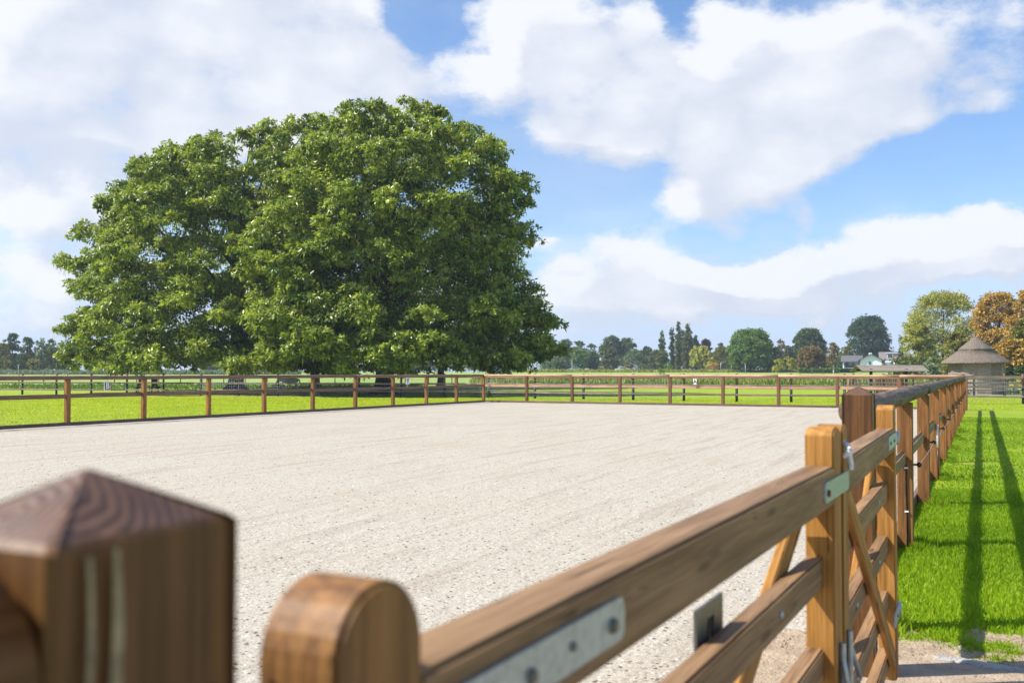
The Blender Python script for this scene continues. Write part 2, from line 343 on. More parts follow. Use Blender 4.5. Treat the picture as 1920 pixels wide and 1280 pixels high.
def tube_mesh(L, r0, r1, n=14, prof=None, name='tube', flat_=False, bev=0, wob=0, segs=1):
    """a round (or D-shaped) log along x"""
    vs, fs = [], []
    rings = segs + 1
    for i in range(rings):
        f = i / segs; r = r0 + (r1 - r0) * f + (random.uniform(-wob, wob) if 0 < i < segs else 0)
        oy, oz = (random.uniform(-wob, wob), random.uniform(-wob, wob)) if 0 < i < segs else (0, 0)
        for k in range(n):
            a = 2 * math.pi * k / n; y, z = r * math.cos(a), r * math.sin(a)
            if flat_: z = max(z, -r * .45)
            vs.append((L * f, y + oy, z + oz))
    for i in range(rings - 1):
        for k in range(n):
            a, b = i * n + k, i * n + (k + 1) % n; fs.append((a, b, b + n, a + n))
    fs.append(tuple(range(n))[::-1]); fs.append(tuple(range((rings - 1) * n, rings * n)))
    me = pymesh(name, vs, fs)
    for p in me.polygons: p.use_smooth = len(p.vertices) == 4
    return me
def tube(name, p0, p1, r, mat, parent=None, r1=None, n=14, **kw):
    p0, p1 = Vector(p0), Vector(p1); d = p1 - p0
    up = Vector((0, 0, 1)) if abs(d.normalized().z) < .95 else Vector((0, 1, 0))
    return link(name, tube_mesh(d.length, r, r if r1 is None else r1, n, name=name, **kw), mat, parent, frame(d, up, p0))
def plane_poly(name, pts, z, mat):
    bm = bmesh.new(); f = bm.faces.new([bm.verts.new((p[0], p[1], z)) for p in pts])
    bmesh.ops.triangulate(bm, faces=[f]); bmesh.ops.recalc_face_normals(bm, faces=bm.faces)
    me = bpy.data.meshes.new(name); bm.to_mesh(me); bm.free()
    if me.polygons[0].normal.z < 0: me.flip_normals()
    o = link(name, me, mat); return o
TH = math.atan(0.4706); DX, DY = math.sin(TH), math.cos(TH)
dvec = Vector((DX, DY, 0)); rvec = Vector((DY, -DX, 0))
def W(t, q, z): return Vector((DX * t + DY * q, DY * t - DX * q, z))
# ------------------------------------------------------------------ leaves
def leaf_object(name, P, A, Nn, L, Wd, tint, mat, parent=None, clump=None, fold=.25):
    """P base points, A unit axes, Nn rough normals; every leaf a small folded lozenge"""
    n = len(P)
    S = np.cross(A, Nn); S /= (np.linalg.norm(S, axis=1, keepdims=True) + 1e-9)
    U = np.cross(S, A)
    L = np.broadcast_to(L, (n,))[:, None]; Wd = np.broadcast_to(Wd, (n,))[:, None]
    V = np.empty((n, 4, 3), np.float32)
    V[:, 0] = P; V[:, 1] = P + A * L * .45 + S * Wd * .5 - U * Wd * fold; V[:, 2] = P + A * L - np.array([0, 0, 1]) * L * .12; V[:, 3] = P + A * L * .45 - S * Wd * .5 - U * Wd * fold
    me = bpy.data.meshes.new(name); me.vertices.add(n * 4); me.vertices.foreach_set('co', V.reshape(-1))
    base = (np.arange(n) * 4)[:, None]
    idx = (base + np.array([0, 1, 2, 0, 2, 3])).reshape(-1).astype(np.int32)
    me.loops.add(n * 6); me.loops.foreach_set('vertex_index', idx)
    me.polygons.add(n * 2); me.polygons.foreach_set('loop_start', np.arange(0, n * 6, 3, dtype=np.int32))
    me.update(calc_edges=True)
    a = me.attributes.new('tint', 'FLOAT', 'POINT'); a.data.foreach_set('value', np.repeat(np.clip(tint, 0, 1), 4).astype(np.float32))
    if clump is not None:
        a = me.attributes.new('clump', 'FLOAT', 'POINT'); a.data.foreach_set('value', np.repeat(clump, 4).astype(np.float32))
    return link(name, me, mat, parent)
def lumps_to_leaves(lumps, per_area, L, Wd, droop=.5, shell=.3, tbase=.45, tvar=.28, seedv=0):
    """lumps: list of (centre, (rx,ry,rz), density factor)"""
    Ps, As, Ns, Ts, Ls = [], [], [], [], []
    for (c, rad, dens) in lumps:
        rad = np.array(rad); n = int(per_area * dens * (rad[0] * rad[1] * rad[2]) ** (2 / 3) * 4)
        if n < 3: continue
        d = rng.normal(size=(n, 3)); d /= np.linalg.norm(d, axis=1, keepdims=True)
        d[:, 2] = np.where((d[:, 2] < -.2) & (rng.random(n) < .6), -d[:, 2], d[:, 2])
        # sprays: leaves gather on a few dozen twigs of the lump
        k = max(6, n // 14); tw = rng.normal(size=(k, 3)); tw /= np.linalg.norm(tw, axis=1, keepdims=True); tw[:, 2] = np.where(tw[:, 2] < -.3, -tw[:, 2], tw[:, 2])
        which = rng.integers(0, k, n); twr = 1.0 + rng.normal(size=k) * .20
        d = tw[which] + d * .30; d /= np.linalg.norm(d, axis=1, keepdims=True)
        r = twr[which] * (1 - np.abs(rng.normal(size=n)) * shell)
        P = np.array(c) + d * rad * r[:, None]
        jit = rng.normal(size=(n, 3)) * .55
        A = d * .8 + jit; A[:, 2] -= droop; A /= np.linalg.norm(A, axis=1, keepdims=True)
        Nn = d * .7 + rng.normal(size=(n, 3)) * .5; Nn[:, 2] += .6
        lt = rng.normal() * .16
        tt = tbase + lt + (rng.normal(size=k) * .12)[which] + rng.normal(size=n) * tvar * .5
        Ps.append(P); As.append(A); Ns.append(Nn); Ts.append(tt); Ls.append(L * (0.7 + .6 * rng.random(n)))
    P = np.concatenate(Ps); Ls = np.concatenate(Ls)
    return P, np.concatenate(As), np.concatenate(Ns), Ls, Ls * (Wd / L), np.concatenate(Ts)
def branch_mesh(name, segs, n=8):
    """segs: list of (p0, p1, r0, r1) tapered pieces in one mesh"""
    vs, fs = [], []
    for (p0, p1, r0, r1) in segs:
        p0, p1 = Vector(p0), Vector(p1); x = (p1 - p0).normalized(); u = Vector((0, 0, 1)) if abs(x.z) < .9 else Vector((0, 1, 0))
        y = u.cross(x).normalized(); z = x.cross(y); b = len(vs)
        for p, r in ((p0, r0), (p1, r1)):
            for k in range(n):
                a = 2 * math.pi * k / n; vs.append(p + y * r * math.cos(a) + z * r * math.sin(a))
        for k in range(n): fs.append((b + k, b + (k + 1) % n, b + n + (k + 1) % n, b + n + k))
        fs.append(tuple(b + n + k for k in range(n)))
    return pymesh(name, vs, fs, True)
# ================================================================== GROUND
def build_ground():
    xs = [-4000, -1500, -600, -250, -120, -60, -30, 0, 15, 30, 60, 120, 250, 600, 1500, 4000]
    ys = [-300, -40, -5, 0, 5, 20, 40, 60, 75] + [75 + 7 * k for k in range(1, 26)] + [260, 300, 400, 800, 2000, 5000]
    vs = [(x, y, gz(y)) for y in ys for x in xs]; nx = len(xs)
    fs = [(j * nx + i, j * nx + i + 1, (j + 1) * nx + i + 1, (j + 1) * nx + i) for j in range(len(ys) - 1) for i in range(nx - 1)]
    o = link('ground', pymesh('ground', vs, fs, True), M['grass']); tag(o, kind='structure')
build_ground()
P0 = Vector((-1.34, 47.1, 0)); PR = Vector((16.9, 37.15, 0)); LD = (Vector((-12.6, 24.5, 0)) - P0).normalized()
QI = -.64                                # inner side of the near fence line
pr_in = W((PR - W(0, QI, 0)).dot(dvec), QI, 0)
o = plane_poly('sand', [P0, P0 + LD * 70, P0 + LD * 70 + Vector((20, -10, 0)), W(-25, QI, 0), W(-6, QI, 0), W(2, QI, 0), W(20, QI, 0), pr_in], .006, M['sand']); tag(o, kind='structure')
# gateway earth, verge and paving at the gate
def blob_poly(pts, jitter=.03, sub=6):
    out = []
    for i in range(len(pts)):
        a, b = Vector(pts[i]), Vector(pts[(i + 1) % len(pts)])
        for k in range(sub):
            p = a.lerp(b, k / sub); out.append((p.x + random.uniform(-jitter, jitter), p.y + random.uniform(-jitter, jitter)))
    return out
edge = [on(1694, 1178), on(1730, 1188), on(1765, 1206), on(1800, 1196), on(1835, 1182), on(1875, 1192), on(1925, 1196)]
gw = [W(5.6, -1.15, 0)] + [W(5.55, -.55, 0)] + edge + [Vector((6.5, 5.0, 0)), Vector((6, -2, 0)), W(-2, 1, 0), W(-2, -1.3, 0), W(1, -1.2, 0), W(3, -1.05, 0)]
DIRT_POLY = [(p[0], p[1]) for p in gw]
o = plane_poly('earth', blob_poly(gw, .025), .011, M['dirt']); tag(o, kind='structure')
e0, e1 = on(1752, 1236), on(1935, 1266)
ev = (e1 - e0).normalized(); en = Vector((ev.y, -ev.x, 0))
p_pav = [e0 - ev * .5 + en * .05, e1 + ev * 2 + en * .05, e1 + ev * 2 + en * 3, e0 - ev * .5 + en * 3]
o = plane_poly('paving', p_pav, .016, M['paver']); tag(o, kind='structure')
for k in range(3):
    a = e0 + ev * (1.02 * k); o = bar('concrete_edging', a + Vector((0, 0, .0)), a + ev * 1.0, .06, .05, M['kerb'], bev=.012)
    tag(o, ['pale concrete edging block nearest the gate at lower right', 'pale concrete edging block in the earth at the right picture edge', 'pale concrete edging block farthest from the gate'][k], 'kerb block', 'concrete edging blocks')
# path strip beyond the arena
o = plane_poly('path', [at(1000, 730, 64.5).xy.to_3d(), Vector((40, 57, 0)), Vector((60, 55.5, 0)), Vector((60, 57.5, 0)), Vector((40, 59, 0)), at(1000, 730, 66).xy.to_3d()], .008, M['path']); tag(o, kind='structure')
# verge of bare earth along the far kickboard
def strip(name, a, b, w0, w1, z, mat, n=40):
    d = (b - a).normalized(); s = Vector((-d.y, d.x, 0)); L = (b - a).length
    p = [a + d * (L * k / n) + s * (w0 * random.uniform(.5, 1.3)) for k in range(n + 1)] + [a + d * (L * k / n) + s * (w1 * random.uniform(.6, 1.3)) for k in range(n, -1, -1)]
    return plane_poly(name, p, z, mat)
fd = (PR - P0).normalized()
o = strip('earth', P0 + fd * .3, PR, -.10, .16, .0105, M['verge']); tag(o, kind='structure')

def inside(poly, x, y):
    c = np.zeros(len(x), bool); n = len(poly)
    for i in range(n):
        x1, y1 = poly[i]; x2, y2 = poly[(i + 1) % n]
        m = ((y1 > y) != (y2 > y)) & (x < (x2 - x1) * (y - y1) / (y2 - y1 + 1e-12) + x1); c ^= m
    return c
def blades(name, n, region, hmin, hmax, wd, lean=.45, tint=(.5, .2), mat=None):
    x, y = region(n); n = len(x)
    P = np.stack([x, y, np.zeros(n)], 1); a = rng.random(n) * 2 * math.pi; l = np.abs(rng.normal(size=n)) * lean
    A = np.stack([np.cos(a) * l, np.sin(a) * l, np.ones(n)], 1); A /= np.linalg.norm(A, axis=1, keepdims=True)
    b = rng.random(n) * 2 * math.pi; Nn = np.stack([np.cos(b), np.sin(b), .2 * np.ones(n)], 1)
    h = hmin + (hmax - hmin) * rng.random(n); tuft = .5 + .5 * np.sin(x * 3.1 + np.sin(y * 2.3) * 2) * np.sin(y * 2.7 + 1.3)
    h *= .65 + .7 * tuft
    t = tint[0] + rng.normal(size=n) * tint[1] + (tuft - .5) * .3 + .22 * np.sin(x * .9 + 1.7 * np.sin(y * .6)) * np.sin(y * 1.1 + 2)
    o = leaf_object(name, P, A, Nn, h, wd, t, mat or M['blade'], fold=.15); return o
def lawn_region(t0, t1, q1, pw=1.0):
    def f(n):
        t = t0 + (t1 - t0) * rng.random(n) ** pw; q = -.68 + (q1 + .68) * rng.random(n)
        x = DX * t + DY * q; y = DY * t - DX * q
        k = ~inside(DIRT_POLY, x + rng.normal(size=n) * .035, y + rng.normal(size=n) * .05)
        sp = rng.random(n)            # thin the blades a bit on worn spots
        k &= ~((np.sin(x * 1.7 + 2) * np.sin(y * 1.3 + .5) > .86) & (sp < .8))
        return x[k], y[k]
    return f
o = blades('grass', 150000, lawn_region(5.0, 13, 2.3, 1.25), .025, .062, .0075); tag(o, 'short lush green grass beside the near fence', 'grass', kind='stuff')
o = blades('grass', 90000, lawn_region(13, 34, 7, 1.2), .03, .06, .014); tag(o, 'mown green grass running on beyond the near fence', 'grass', kind='stuff')
def tuft_region(n):
    cs = [on(1815, 1212), on(1840, 1222), on(1870, 1216), on(1900, 1228), on(1720, 1200), on(1790, 1204), on(1765, 1196), W(8.9, -.3, 0), W(5.4, .05, 0)]
    k = rng.integers(0, len(cs), n); r = np.abs(rng.normal(size=n)) * .06; a = rng.random(n) * 6.28
    return np.array([cs[i].x for i in k]) + r * np.cos(a) * 1.4, np.array([cs[i].y for i in k]) + r * np.sin(a)
o = blades('grass', 3500, tuft_region, .02, .055, .006, .9); tag(o, 'thin tufts of grass growing in the sandy earth by the gate', 'grass', kind='stuff')
def foot_region(n):
    ts = np.array([5.75 + 2.82 * k for k in range(8)]); k = rng.integers(0, 8, n); t = ts[k] + rng.normal(size=n) * .10; q = -.50 + np.abs(rng.normal(size=n)) * .06
    return DX * t + DY * q, DY * t - DX * q
o = blades('grass', 4200, foot_region, .05, .13, .007, .5); tag(o, 'longer grass tufts left standing round the feet of the near fence posts', 'grass', kind='stuff')
def left_lawn(n):
    x = -34 + 35 * rng.random(n); y = 24 + 30 * rng.random(n) ** .8; e = (x - P0.x) * lin_.x + (y - P0.y) * lin_.y; k = (e < -.25) & (np.abs(x / y) < .62)
    return x[k], y[k]
lin_ = Vector((-LD.y, LD.x, 0)); lin_ = lin_ if lin_.x > 0 else -lin_
o = blades('grass', 80000, left_lawn, .025, .06, .03, .9, (.5, .2), M['lawn']); tag(o, 'mown grass of the lawn behind the left arena fence', 'grass', kind='stuff')
def far_lawn(n):
    x = -2 + 34 * rng.random(n); y = 36 + 18 * rng.random(n); e = (x - P0.x) * (-rfd_.x) + (y - P0.y) * (-rfd_.y); k = (e > .3) & (np.abs(x / y) < .60)
    return x[k], y[k]
rfd_ = Vector((-fd.y, fd.x, 0)); rfd_ = rfd_ if rfd_.y < 0 else -rfd_
o = blades('grass', 36000, far_lawn, .025, .06, .03, .9, (.4, .2), M['lawn']); tag(o, 'mown grass behind the far arena fence', 'grass', kind='stuff')
# clods and pale chips on the sand
def chips(name, n, mat, smin, smax, label, pw=2.0):
    u = rng.random(n); Z = 4.2 + 26 * u ** pw; X = (rng.random(n) * 1.15 - .58) * Z
    q = X * DY - Z * DX; k = (q < QI - .1); X, Z = X[k], Z[k]; n = len(X)
    s = smin + (smax - smin) * rng.random(n) ** 2; 
    base = np.array([(-1, -.6, 0), (1, -.7, 0), (.8, .7, 0), (-.7, .8, 0), (-.3, -.2, .8), (.4, .1, .7)], np.float32)
    a = rng.random(n) * 6.28; ca, sa = np.cos(a), np.sin(a)
    V = base[None] * s[:, None, None] * (1 + rng.normal(size=(n, 6, 3)) * .22)
    x = V[:, :, 0] * ca[:, None] - V[:, :, 1] * sa[:, None] + X[:, None]; y = V[:, :, 0] * sa[:, None] + V[:, :, 1] * ca[:, None] + Z[:, None]
    V = np.stack([x, y, V[:, :, 2] * .7 + .004], 2).astype(np.float32)
    tris = np.array([0, 1, 4, 1, 5, 4, 1, 2, 5, 2, 3, 5, 3, 4, 5, 3, 0, 4])
    me = bpy.data.meshes.new(name); me.vertices.add(n * 6); me.vertices.foreach_set('co', V.reshape(-1))
    idx = ((np.arange(n) * 6)[:, None] + tris).reshape(-1).astype(np.int32); me.loops.add(len(idx)); me.loops.foreach_set('vertex_index', idx)
    me.polygons.add(n * 6); me.polygons.foreach_set('loop_start', np.arange(0, len(idx), 3, dtype=np.int32)); me.update(calc_edges=True)
    o = link(name, me, mat); tag(o, label, 'gravel', kind='stuff')
chips('gravel', 16000, M['clod'], .004, .016, 'small dark clods strewn over the pale arena sand')
chips('gravel', 9000, M['chip'], .003, .013, 'small pale chips strewn over the arena sand')
def crumbs(n):
    x = 1.2 + 2.0 * rng.random(n); y = 4.3 + 1.1 * rng.random(n); k = inside(DIRT_POLY, x, y); x, y = x[k], y[k]; n = len(x); s = .003 + .012 * rng.random(n) ** 3
    V = (np.array([(-1, -.6, 0), (1, -.7, 0), (.1, .9, 0), (0, 0, 1.1)])[None] + rng.normal(size=(n, 4, 3)) * .2) * s[:, None, None] + np.stack([x, y, .008 + 0 * x], 1)[:, None]
    f = [(4 * i + a, 4 * i + b, 4 * i + c) for i in range(n) for a, b, c in ((0, 1, 3), (1, 2, 3), (2, 0, 3))]
    o = link('gravel', pymesh('gravel', V.reshape(-1, 3), f), M['dirt']); tag(o, 'small crumbs of earth and stone lying by the gate', 'gravel', kind='stuff')
crumbs(2500)
# ================================================================== ARENA FENCES
def post_obj(parent, base, top_z, w, mat, along, name='post', bev=.006, z0=-.05):
    """square post; long axis local x so the grain runs up it"""
    key = (name, round(top_z, 2), w, mat.name)
    if key not in MC: MC[key] = bar_mesh(top_z - z0, w, w, bev, 1, name)
    m = Matrix((Vector((0, 0, 1)), Vector((along.y, -along.x, 0)), Vector((along.x, along.y, 0)))).transposed().to_4x4()
    m.translation = Vector((base.x, base.y, z0)); m = m @ Matrix.Rotation(random.gauss(0, .006), 4, 'Y') @ Matrix.Rotation(random.gauss(0, .006), 4, 'Z') @ Matrix.Rotation(random.gauss(0, .03), 4, 'X'); return link(name, MC[key], mat, parent, m)
MC = {}
def arena_run(name, label, a, ddir, n, s, mats, inner, mid_q=0, start_post=0, board=True):
    """posts in a row with a round rail on their heads, a plank rail between them and a kickboard"""
    T = thing(name, label, 'fence', a, 'fences round the riding arena')
    pm, rm, mm = mats
    for k in range(start_post, n + 1):
        post_obj(T, a + ddir * s * k, 1.205, .12, pm, ddir)
    for k in range(0, n, 2):
        k1 = min(k + 2, n); q0, q1 = a + ddir * (s * k - (.06 if k == 0 else 0)), a + ddir * (s * k1 - .004)
        tube('top_rail', q0 + Vector((0, 0, 1.254)), q1 + Vector((0, 0, 1.256)), .055, rm, T, n=16, wob=.002, segs=6)
    for k in range(n):
        q0, q1 = a + ddir * (s * k + .055), a + ddir * (s * (k + 1) - .055)
        bar('middle_rail', q0 + Vector((0, 0, .775 + random.gauss(0, .006))), q1 + Vector((0, 0, .775 + random.gauss(0, .006))), .045, .11, mm, T, bev=.012, seg=2)
    for k in range(0, n, 2):
        k1 = min(k + 2, n); q0, q1 = a + ddir * (s * k) + inner * .085, a + ddir * (s * k1 - .006) + inner * .085
        bar('kickboard', q0 + Vector((0, 0, .045)), q1 + Vector((0, 0, .045)), .04, .10, M['board'], T, bev=.004)
    return T
rin = Vector((-fd.y, fd.x, 0)); rin = rin if rin.y < 0 else -rin
lin = Vector((-LD.y, LD.x, 0)); lin = lin if lin.x > 0 else -lin
arena_run('arena_fence', 'orange-brown post and rail fence along the left side of the arena carrying letter B', P0, LD, 16, 25.2 / 9.75, (M['post'], M['rail'], M['rail']), lin)
FS = (PR - P0).length / 9
arena_run('arena_fence', 'pinkish post and rail fence across the far end of the arena carrying letter A', P0 + fd * .0, fd, 9, FS, (M['brownpost'], M['palerail'], M['palerail']), rin, start_post=1)
# near fence, beside the grass on the right
def near_fence():
    T = thing('arena_fence', 'fence with dark round top rail running from the gate beside the lush grass', 'fence', W(8.5, -.56, 0), 'fences round the riding arena')
    ts = [5.75 + 2.82 * k for k in range(12)] + [40.0]
    for i, t in enumerate(ts):
        p = post_obj(T, W(t, -.56, 0), 1.16, .12, M['post'], dvec)
        # black ring insulator on the outer face
        if 0 < i < 99:
            b = W(t - .02, -.5, .70)
    def rail_segs(z):
        tt = [5.03] + ts[2::2]; return [(tt[i], tt[i + 1] - .004) for i in range(len(tt) - 1)]
    for (a, b) in rail_segs(1):
        rz = random.uniform(-.006, .006)
        tube('top_rail', W(a, -.56, 1.215 + rz), W(b, -.56, 1.215 - rz), .066, M['greyround'], T, n=24, wob=.0022, segs=10, r1=.062)
    prev = 5.05
    for i, t in enumerate(ts):
        bar('middle_rail', W(prev, -.575, .72), W(t - .062, -.575, .72), .055, .13, M['gate'], T, bev=.024, seg=3)
        if i == 0 or i == 1: pass
        prev = t + .062
    prev = 5.1
    for t in ts[2::2]:
        bar('kickboard', W(prev, -.645, .06), W(t, -.645, .06), .04, .14, M['board'], T, bev=.004); prev = t + .006
    for i, t in enumerate(ts[1:10]):
        z = .665; c = W(t + .02, -.475, z)
        ins = bmesh.new()
        bmesh.ops.create_uvsphere(ins, u_segments=12, v_segments=8, radius=.021, matrix=Matrix.Translation((0, .02, 0)))
        bmesh.ops.create_cone(ins, cap_ends=True, segments=10, radius1=.008, radius2=.008, depth=.05, matrix=Matrix.Translation((0, -.005, 0)) @ Matrix.Rotation(R(90), 4, 'X'))
        m = Matrix((dvec, rvec, Vector((0, 0, 1)))).transposed().to_4x4(); m.translation = c
        link('insulator', bm_mesh('insulator', ins, True), M['black'], T, m)
    # cable stapled down the first post, conduit on the third
    c0 = [W(8.50, -.545, z) + Vector((.004 * math.sin(z * 9), 0, 0)) for z in (.66, .55, .42, .28, .12, 0)]
    vsg = [(c0[i], c0[i + 1], .006, .006) for i in range(len(c0) - 1)]
    cb = link('cable', branch_mesh('cable', vsg), M['black'], T)
    for z in (.645, .30):
        bar('cable_clip', W(8.497, -.56, z), W(8.497, -.53, z), .012, .012, M['white'], T, bev=.002)
    tube('conduit', W(14.12, -.52, .72), W(14.12, -.52, .42), .012, M['white'], T, n=10)
    tube('conduit', W(14.12, -.52, .42), W(14.12, -.52, .0), .008, M['black'], T, n=8)
    ws = []
    for i in range(1, 10):
        a, b = W(ts[i] + .02, -.455, .665), W(ts[i + 1] + .02, -.455, .665); mid = (a + b) / 2 - Vector((0, 0, .012))
        ws += [(a, mid, .0022, .0022), (mid, b, .0022, .0022)]
    w = link('electric_wire', branch_mesh('electric_wire', ws, 6), M['lamp']); tag(w, 'thin electric fence wire strung through black insulators on the near fence', 'wire')
near_fence()
# ================================================================== GATE
def gatepost(label, t0, t1, q0, q1, corner, apex, streak=False):
    c = W((t0 + t1) / 2, (q0 + q1) / 2, 0); T = thing('gate_post', label, 'gate post', c, 'square pointed gate posts')
    w, d = (q1 - q0), (t1 - t0); m = Matrix((Vector((0, 0, 1)), rvec, dvec)).transposed().to_4x4(); m.translation = Vector((c.x, c.y, -.1))
    bm = bmesh.new(); H = corner + .1; hw, hd = w / 2, d / 2; b = .004
    rings = [(0, 0), (H - .004, 0), (H, -.004)]
    vv = []
    for (x, ins) in rings:
        ring = []
        for (sy, sz) in ((-1, -1), (1, -1), (1, 1), (-1, 1)):
            for o_ in ((-b, 0), (0, -b)):
                a_, b__ = (hw + ins, hd + ins)
                if (sy * sz > 0): yy, zz = (sy * (a_ + o_[0]), sz * (b__ + o_[1]))
                else: yy, zz = (sy * (a_ + o_[1]), sz * (b__ + o_[0]))
                ring.append(bm.verts.new((x, yy, zz)))
        vv.append(ring)
    for i in range(2):
        for k in range(8): bm.faces.new((vv[i][k], vv[i][(k + 1) % 8], vv[i + 1][(k + 1) % 8], vv[i + 1][k]))
    # weathered point
    mid = [bm.verts.new((H + (apex - corner) * .55, v.co.y * .46, v.co.z * .46)) for v in vv[2]]
    ap = bm.verts.new((apex + .1, 0, 0))
    for k in range(8):
        bm.faces.new((vv[2][k], vv[2][(k + 1) % 8], mid[(k + 1) % 8], mid[k])); bm.faces.new((mid[k], mid[(k + 1) % 8], ap))
    me = bm_mesh('gate_post', bm); me.materials.append(M['gatepost']); me.materials.append(M['endgrain'])
    for p in me.polygons:
        if p.center.x > H - .001: p.material_index = 1
    link('post', me, None, T, m)
    if streak:
        for (t, a, z1) in ((t0 + .026, .0028, 1.298), (t0 + .045, .0042, 1.300)):
            bmr = bmesh.new(); n = 26; vsl, vsr = [], []
            for k in range(n + 1):
                z = z1 - .45 * k / n; wd = a * (.75 + .3 * math.sin(k * .7 + t * 40) + .5 * random.random()); off = .002 * math.sin(k * .6)
                for lst, s in ((vsl, -1), (vsr, 1)): lst.append(bmr.verts.new(W(t + off + s * wd, q1 + .0006, z)))
            vm = [bmr.verts.new((l.co + r_.co) / 2 + rvec * .002) for l, r_ in zip(vsl, vsr)]
            for k in range(n):
                bmr.faces.new((vsl[k], vm[k], vm[k + 1], vsl[k + 1])); bmr.faces.new((vm[k], vsr[k], vsr[k + 1], vm[k + 1]))
            link('resin_streak', bm_mesh('resin_streak', bmr, True), M['resin'], T)
    return T
gatepost('dark brown square gate post with pyramid top, blurred and very close at lower left', .378, .53, -.567, -.45, 1.306, 1.34, True)
gatepost('reddish brown square gate post with pyramid top where the round rail begins', 4.82, 4.97, -.585, -.452, 1.30, 1.337)
# the fence on the near side of the first gate post
T = thing('boundary_fence', 'round fence rail meeting the blurred near gate post at the left picture edge', 'fence', W(-1, -.55, 0))
tube('top_rail', W(-2.6, -.515, 1.232), W(.374, -.515, 1.232), .065, M['gatepost'], T, n=32)
bar('middle_rail', W(-2.6, -.555, .72), W(.372, -.555, .72), .05, .12, M['rail'], T, bev=.015, seg=2)
post_obj(T, W(-2.6, -.555, 0), 1.16, .12, M['post'], dvec)
def stile_mesh(wd, th, z0, z1, ar=.02):
    """board with an arched head; local x up, y along the gate, z through it"""
    bm = bmesh.new(); n = 14; pr = [(z0, -wd / 2), (z1 - ar, -wd / 2)]
    for k in range(1, n): a = math.pi * k / n; pr.append((z1 - ar + ar * math.sin(a), -wd / 2 * math.cos(a)))
    pr += [(z1 - ar, wd / 2), (z0, wd / 2)]
    f0 = [bm.verts.new((x, y, -th / 2)) for x, y in pr]; f1 = [bm.verts.new((x, y, th / 2)) for x, y in pr]
    bm.faces.new(f0); bm.faces.new(f1[::-1])
    for k in range(len(pr)): bm.faces.new((f0[k], f0[(k + 1) % len(pr)], f1[(k + 1) % len(pr)], f1[k]))
    bmesh.ops.recalc_face_normals(bm, faces=bm.faces)
    es = [e for e in bm.edges if abs(e.verts[0].co.z - e.verts[1].co.z) < 1e-6]
    bmesh.ops.bevel(bm, geom=es, offset=.004, segments=2, affect='EDGES')
    return bm_mesh('stile', bm)
def gate_leaf(label, A, B, swap):
    """A and B are (t, q of the outer face) of the leaf's two ends"""
    pa, pb = W(*A, 0), W(*B, 0); g = (pb - pa).normalized(); L = (pb - pa).length; out = Vector((g.y, -g.x, 0))
    T = thing('field_gate', label, 'gate', pa, 'two leaves of the field gate')
    def G(s, dpt, z): p = pa + g * s - out * dpt; return Vector((p.x, p.y, z))
    th = .072; sw = .115
    for s0 in (0, L - sw):
        c = G(s0 + sw / 2, th / 2, 0); m = Matrix((Vector((0, 0, 1)), g, out)).transposed().to_4x4(); m.translation = c
        link('stile', stile_mesh(sw, th, .08, 1.243 if (s0 == 0 and not swap) else 1.258, .056 if (s0 == 0 and not swap) else .022), M['stiledark'] if (s0 == 0 and not swap) else M['stile'], T, m)
    bar('top_rail', G(sw * .96, th / 2 - .001, 1.11), G(L - sw * .96, th / 2 - .001, 1.11), th, .10, M['gate'], T, bev=.006, seg=2)
    # the top rail carries on across the outer half of the stiles
    for s0 in (0.012, L - sw + .0):
        pass
    for zt in (.928, .695, .460, .215):
        bar('rail', G(sw * .96, .051, zt - .04), G(L - sw * .96, .051, zt - .04), .044, .08, M['gate'], T, bev=.005, seg=2)
    def brace(s0, z0, s1, z1, dp):
        p, q = G(s0, dp, z0), G(s1, dp, z1); link('brace', bar_mesh((q - p).length, .024, .07, .004, 1, 'brace'), M['stile'], T, frame(q - p, Vector((0, 0, 1)), p))
    s_hinge, s_meet = (sw + .05, L - sw - .03) if not swap else (L - sw - .02, sw + .03)
    if swap: brace(s_meet + .0, 1.07, s_hinge + .05, .15, .015)
    brace(s_meet, 1.04, s_hinge, .16, .086) if not swap else brace(s_hinge, 1.04, s_meet, .16, .086)
    # bolts on the rails' outer faces
    for zt in (.928, .695, .460):
        for s in (L * .30, L * .72):
            bmb = bmesh.new(); bmesh.ops.create_uvsphere(bmb, u_segments=10, v_segments=6, radius=.009, matrix=Matrix.Scale(.5, 4, (0, 1, 0)))
            m = frame(g, Vector((0, 0, 1)), G(s, .028, zt - .04)); link('bolt', bm_mesh('bolt', bmb, True), M['galv'], T, m)
    return T, G, g, out, L
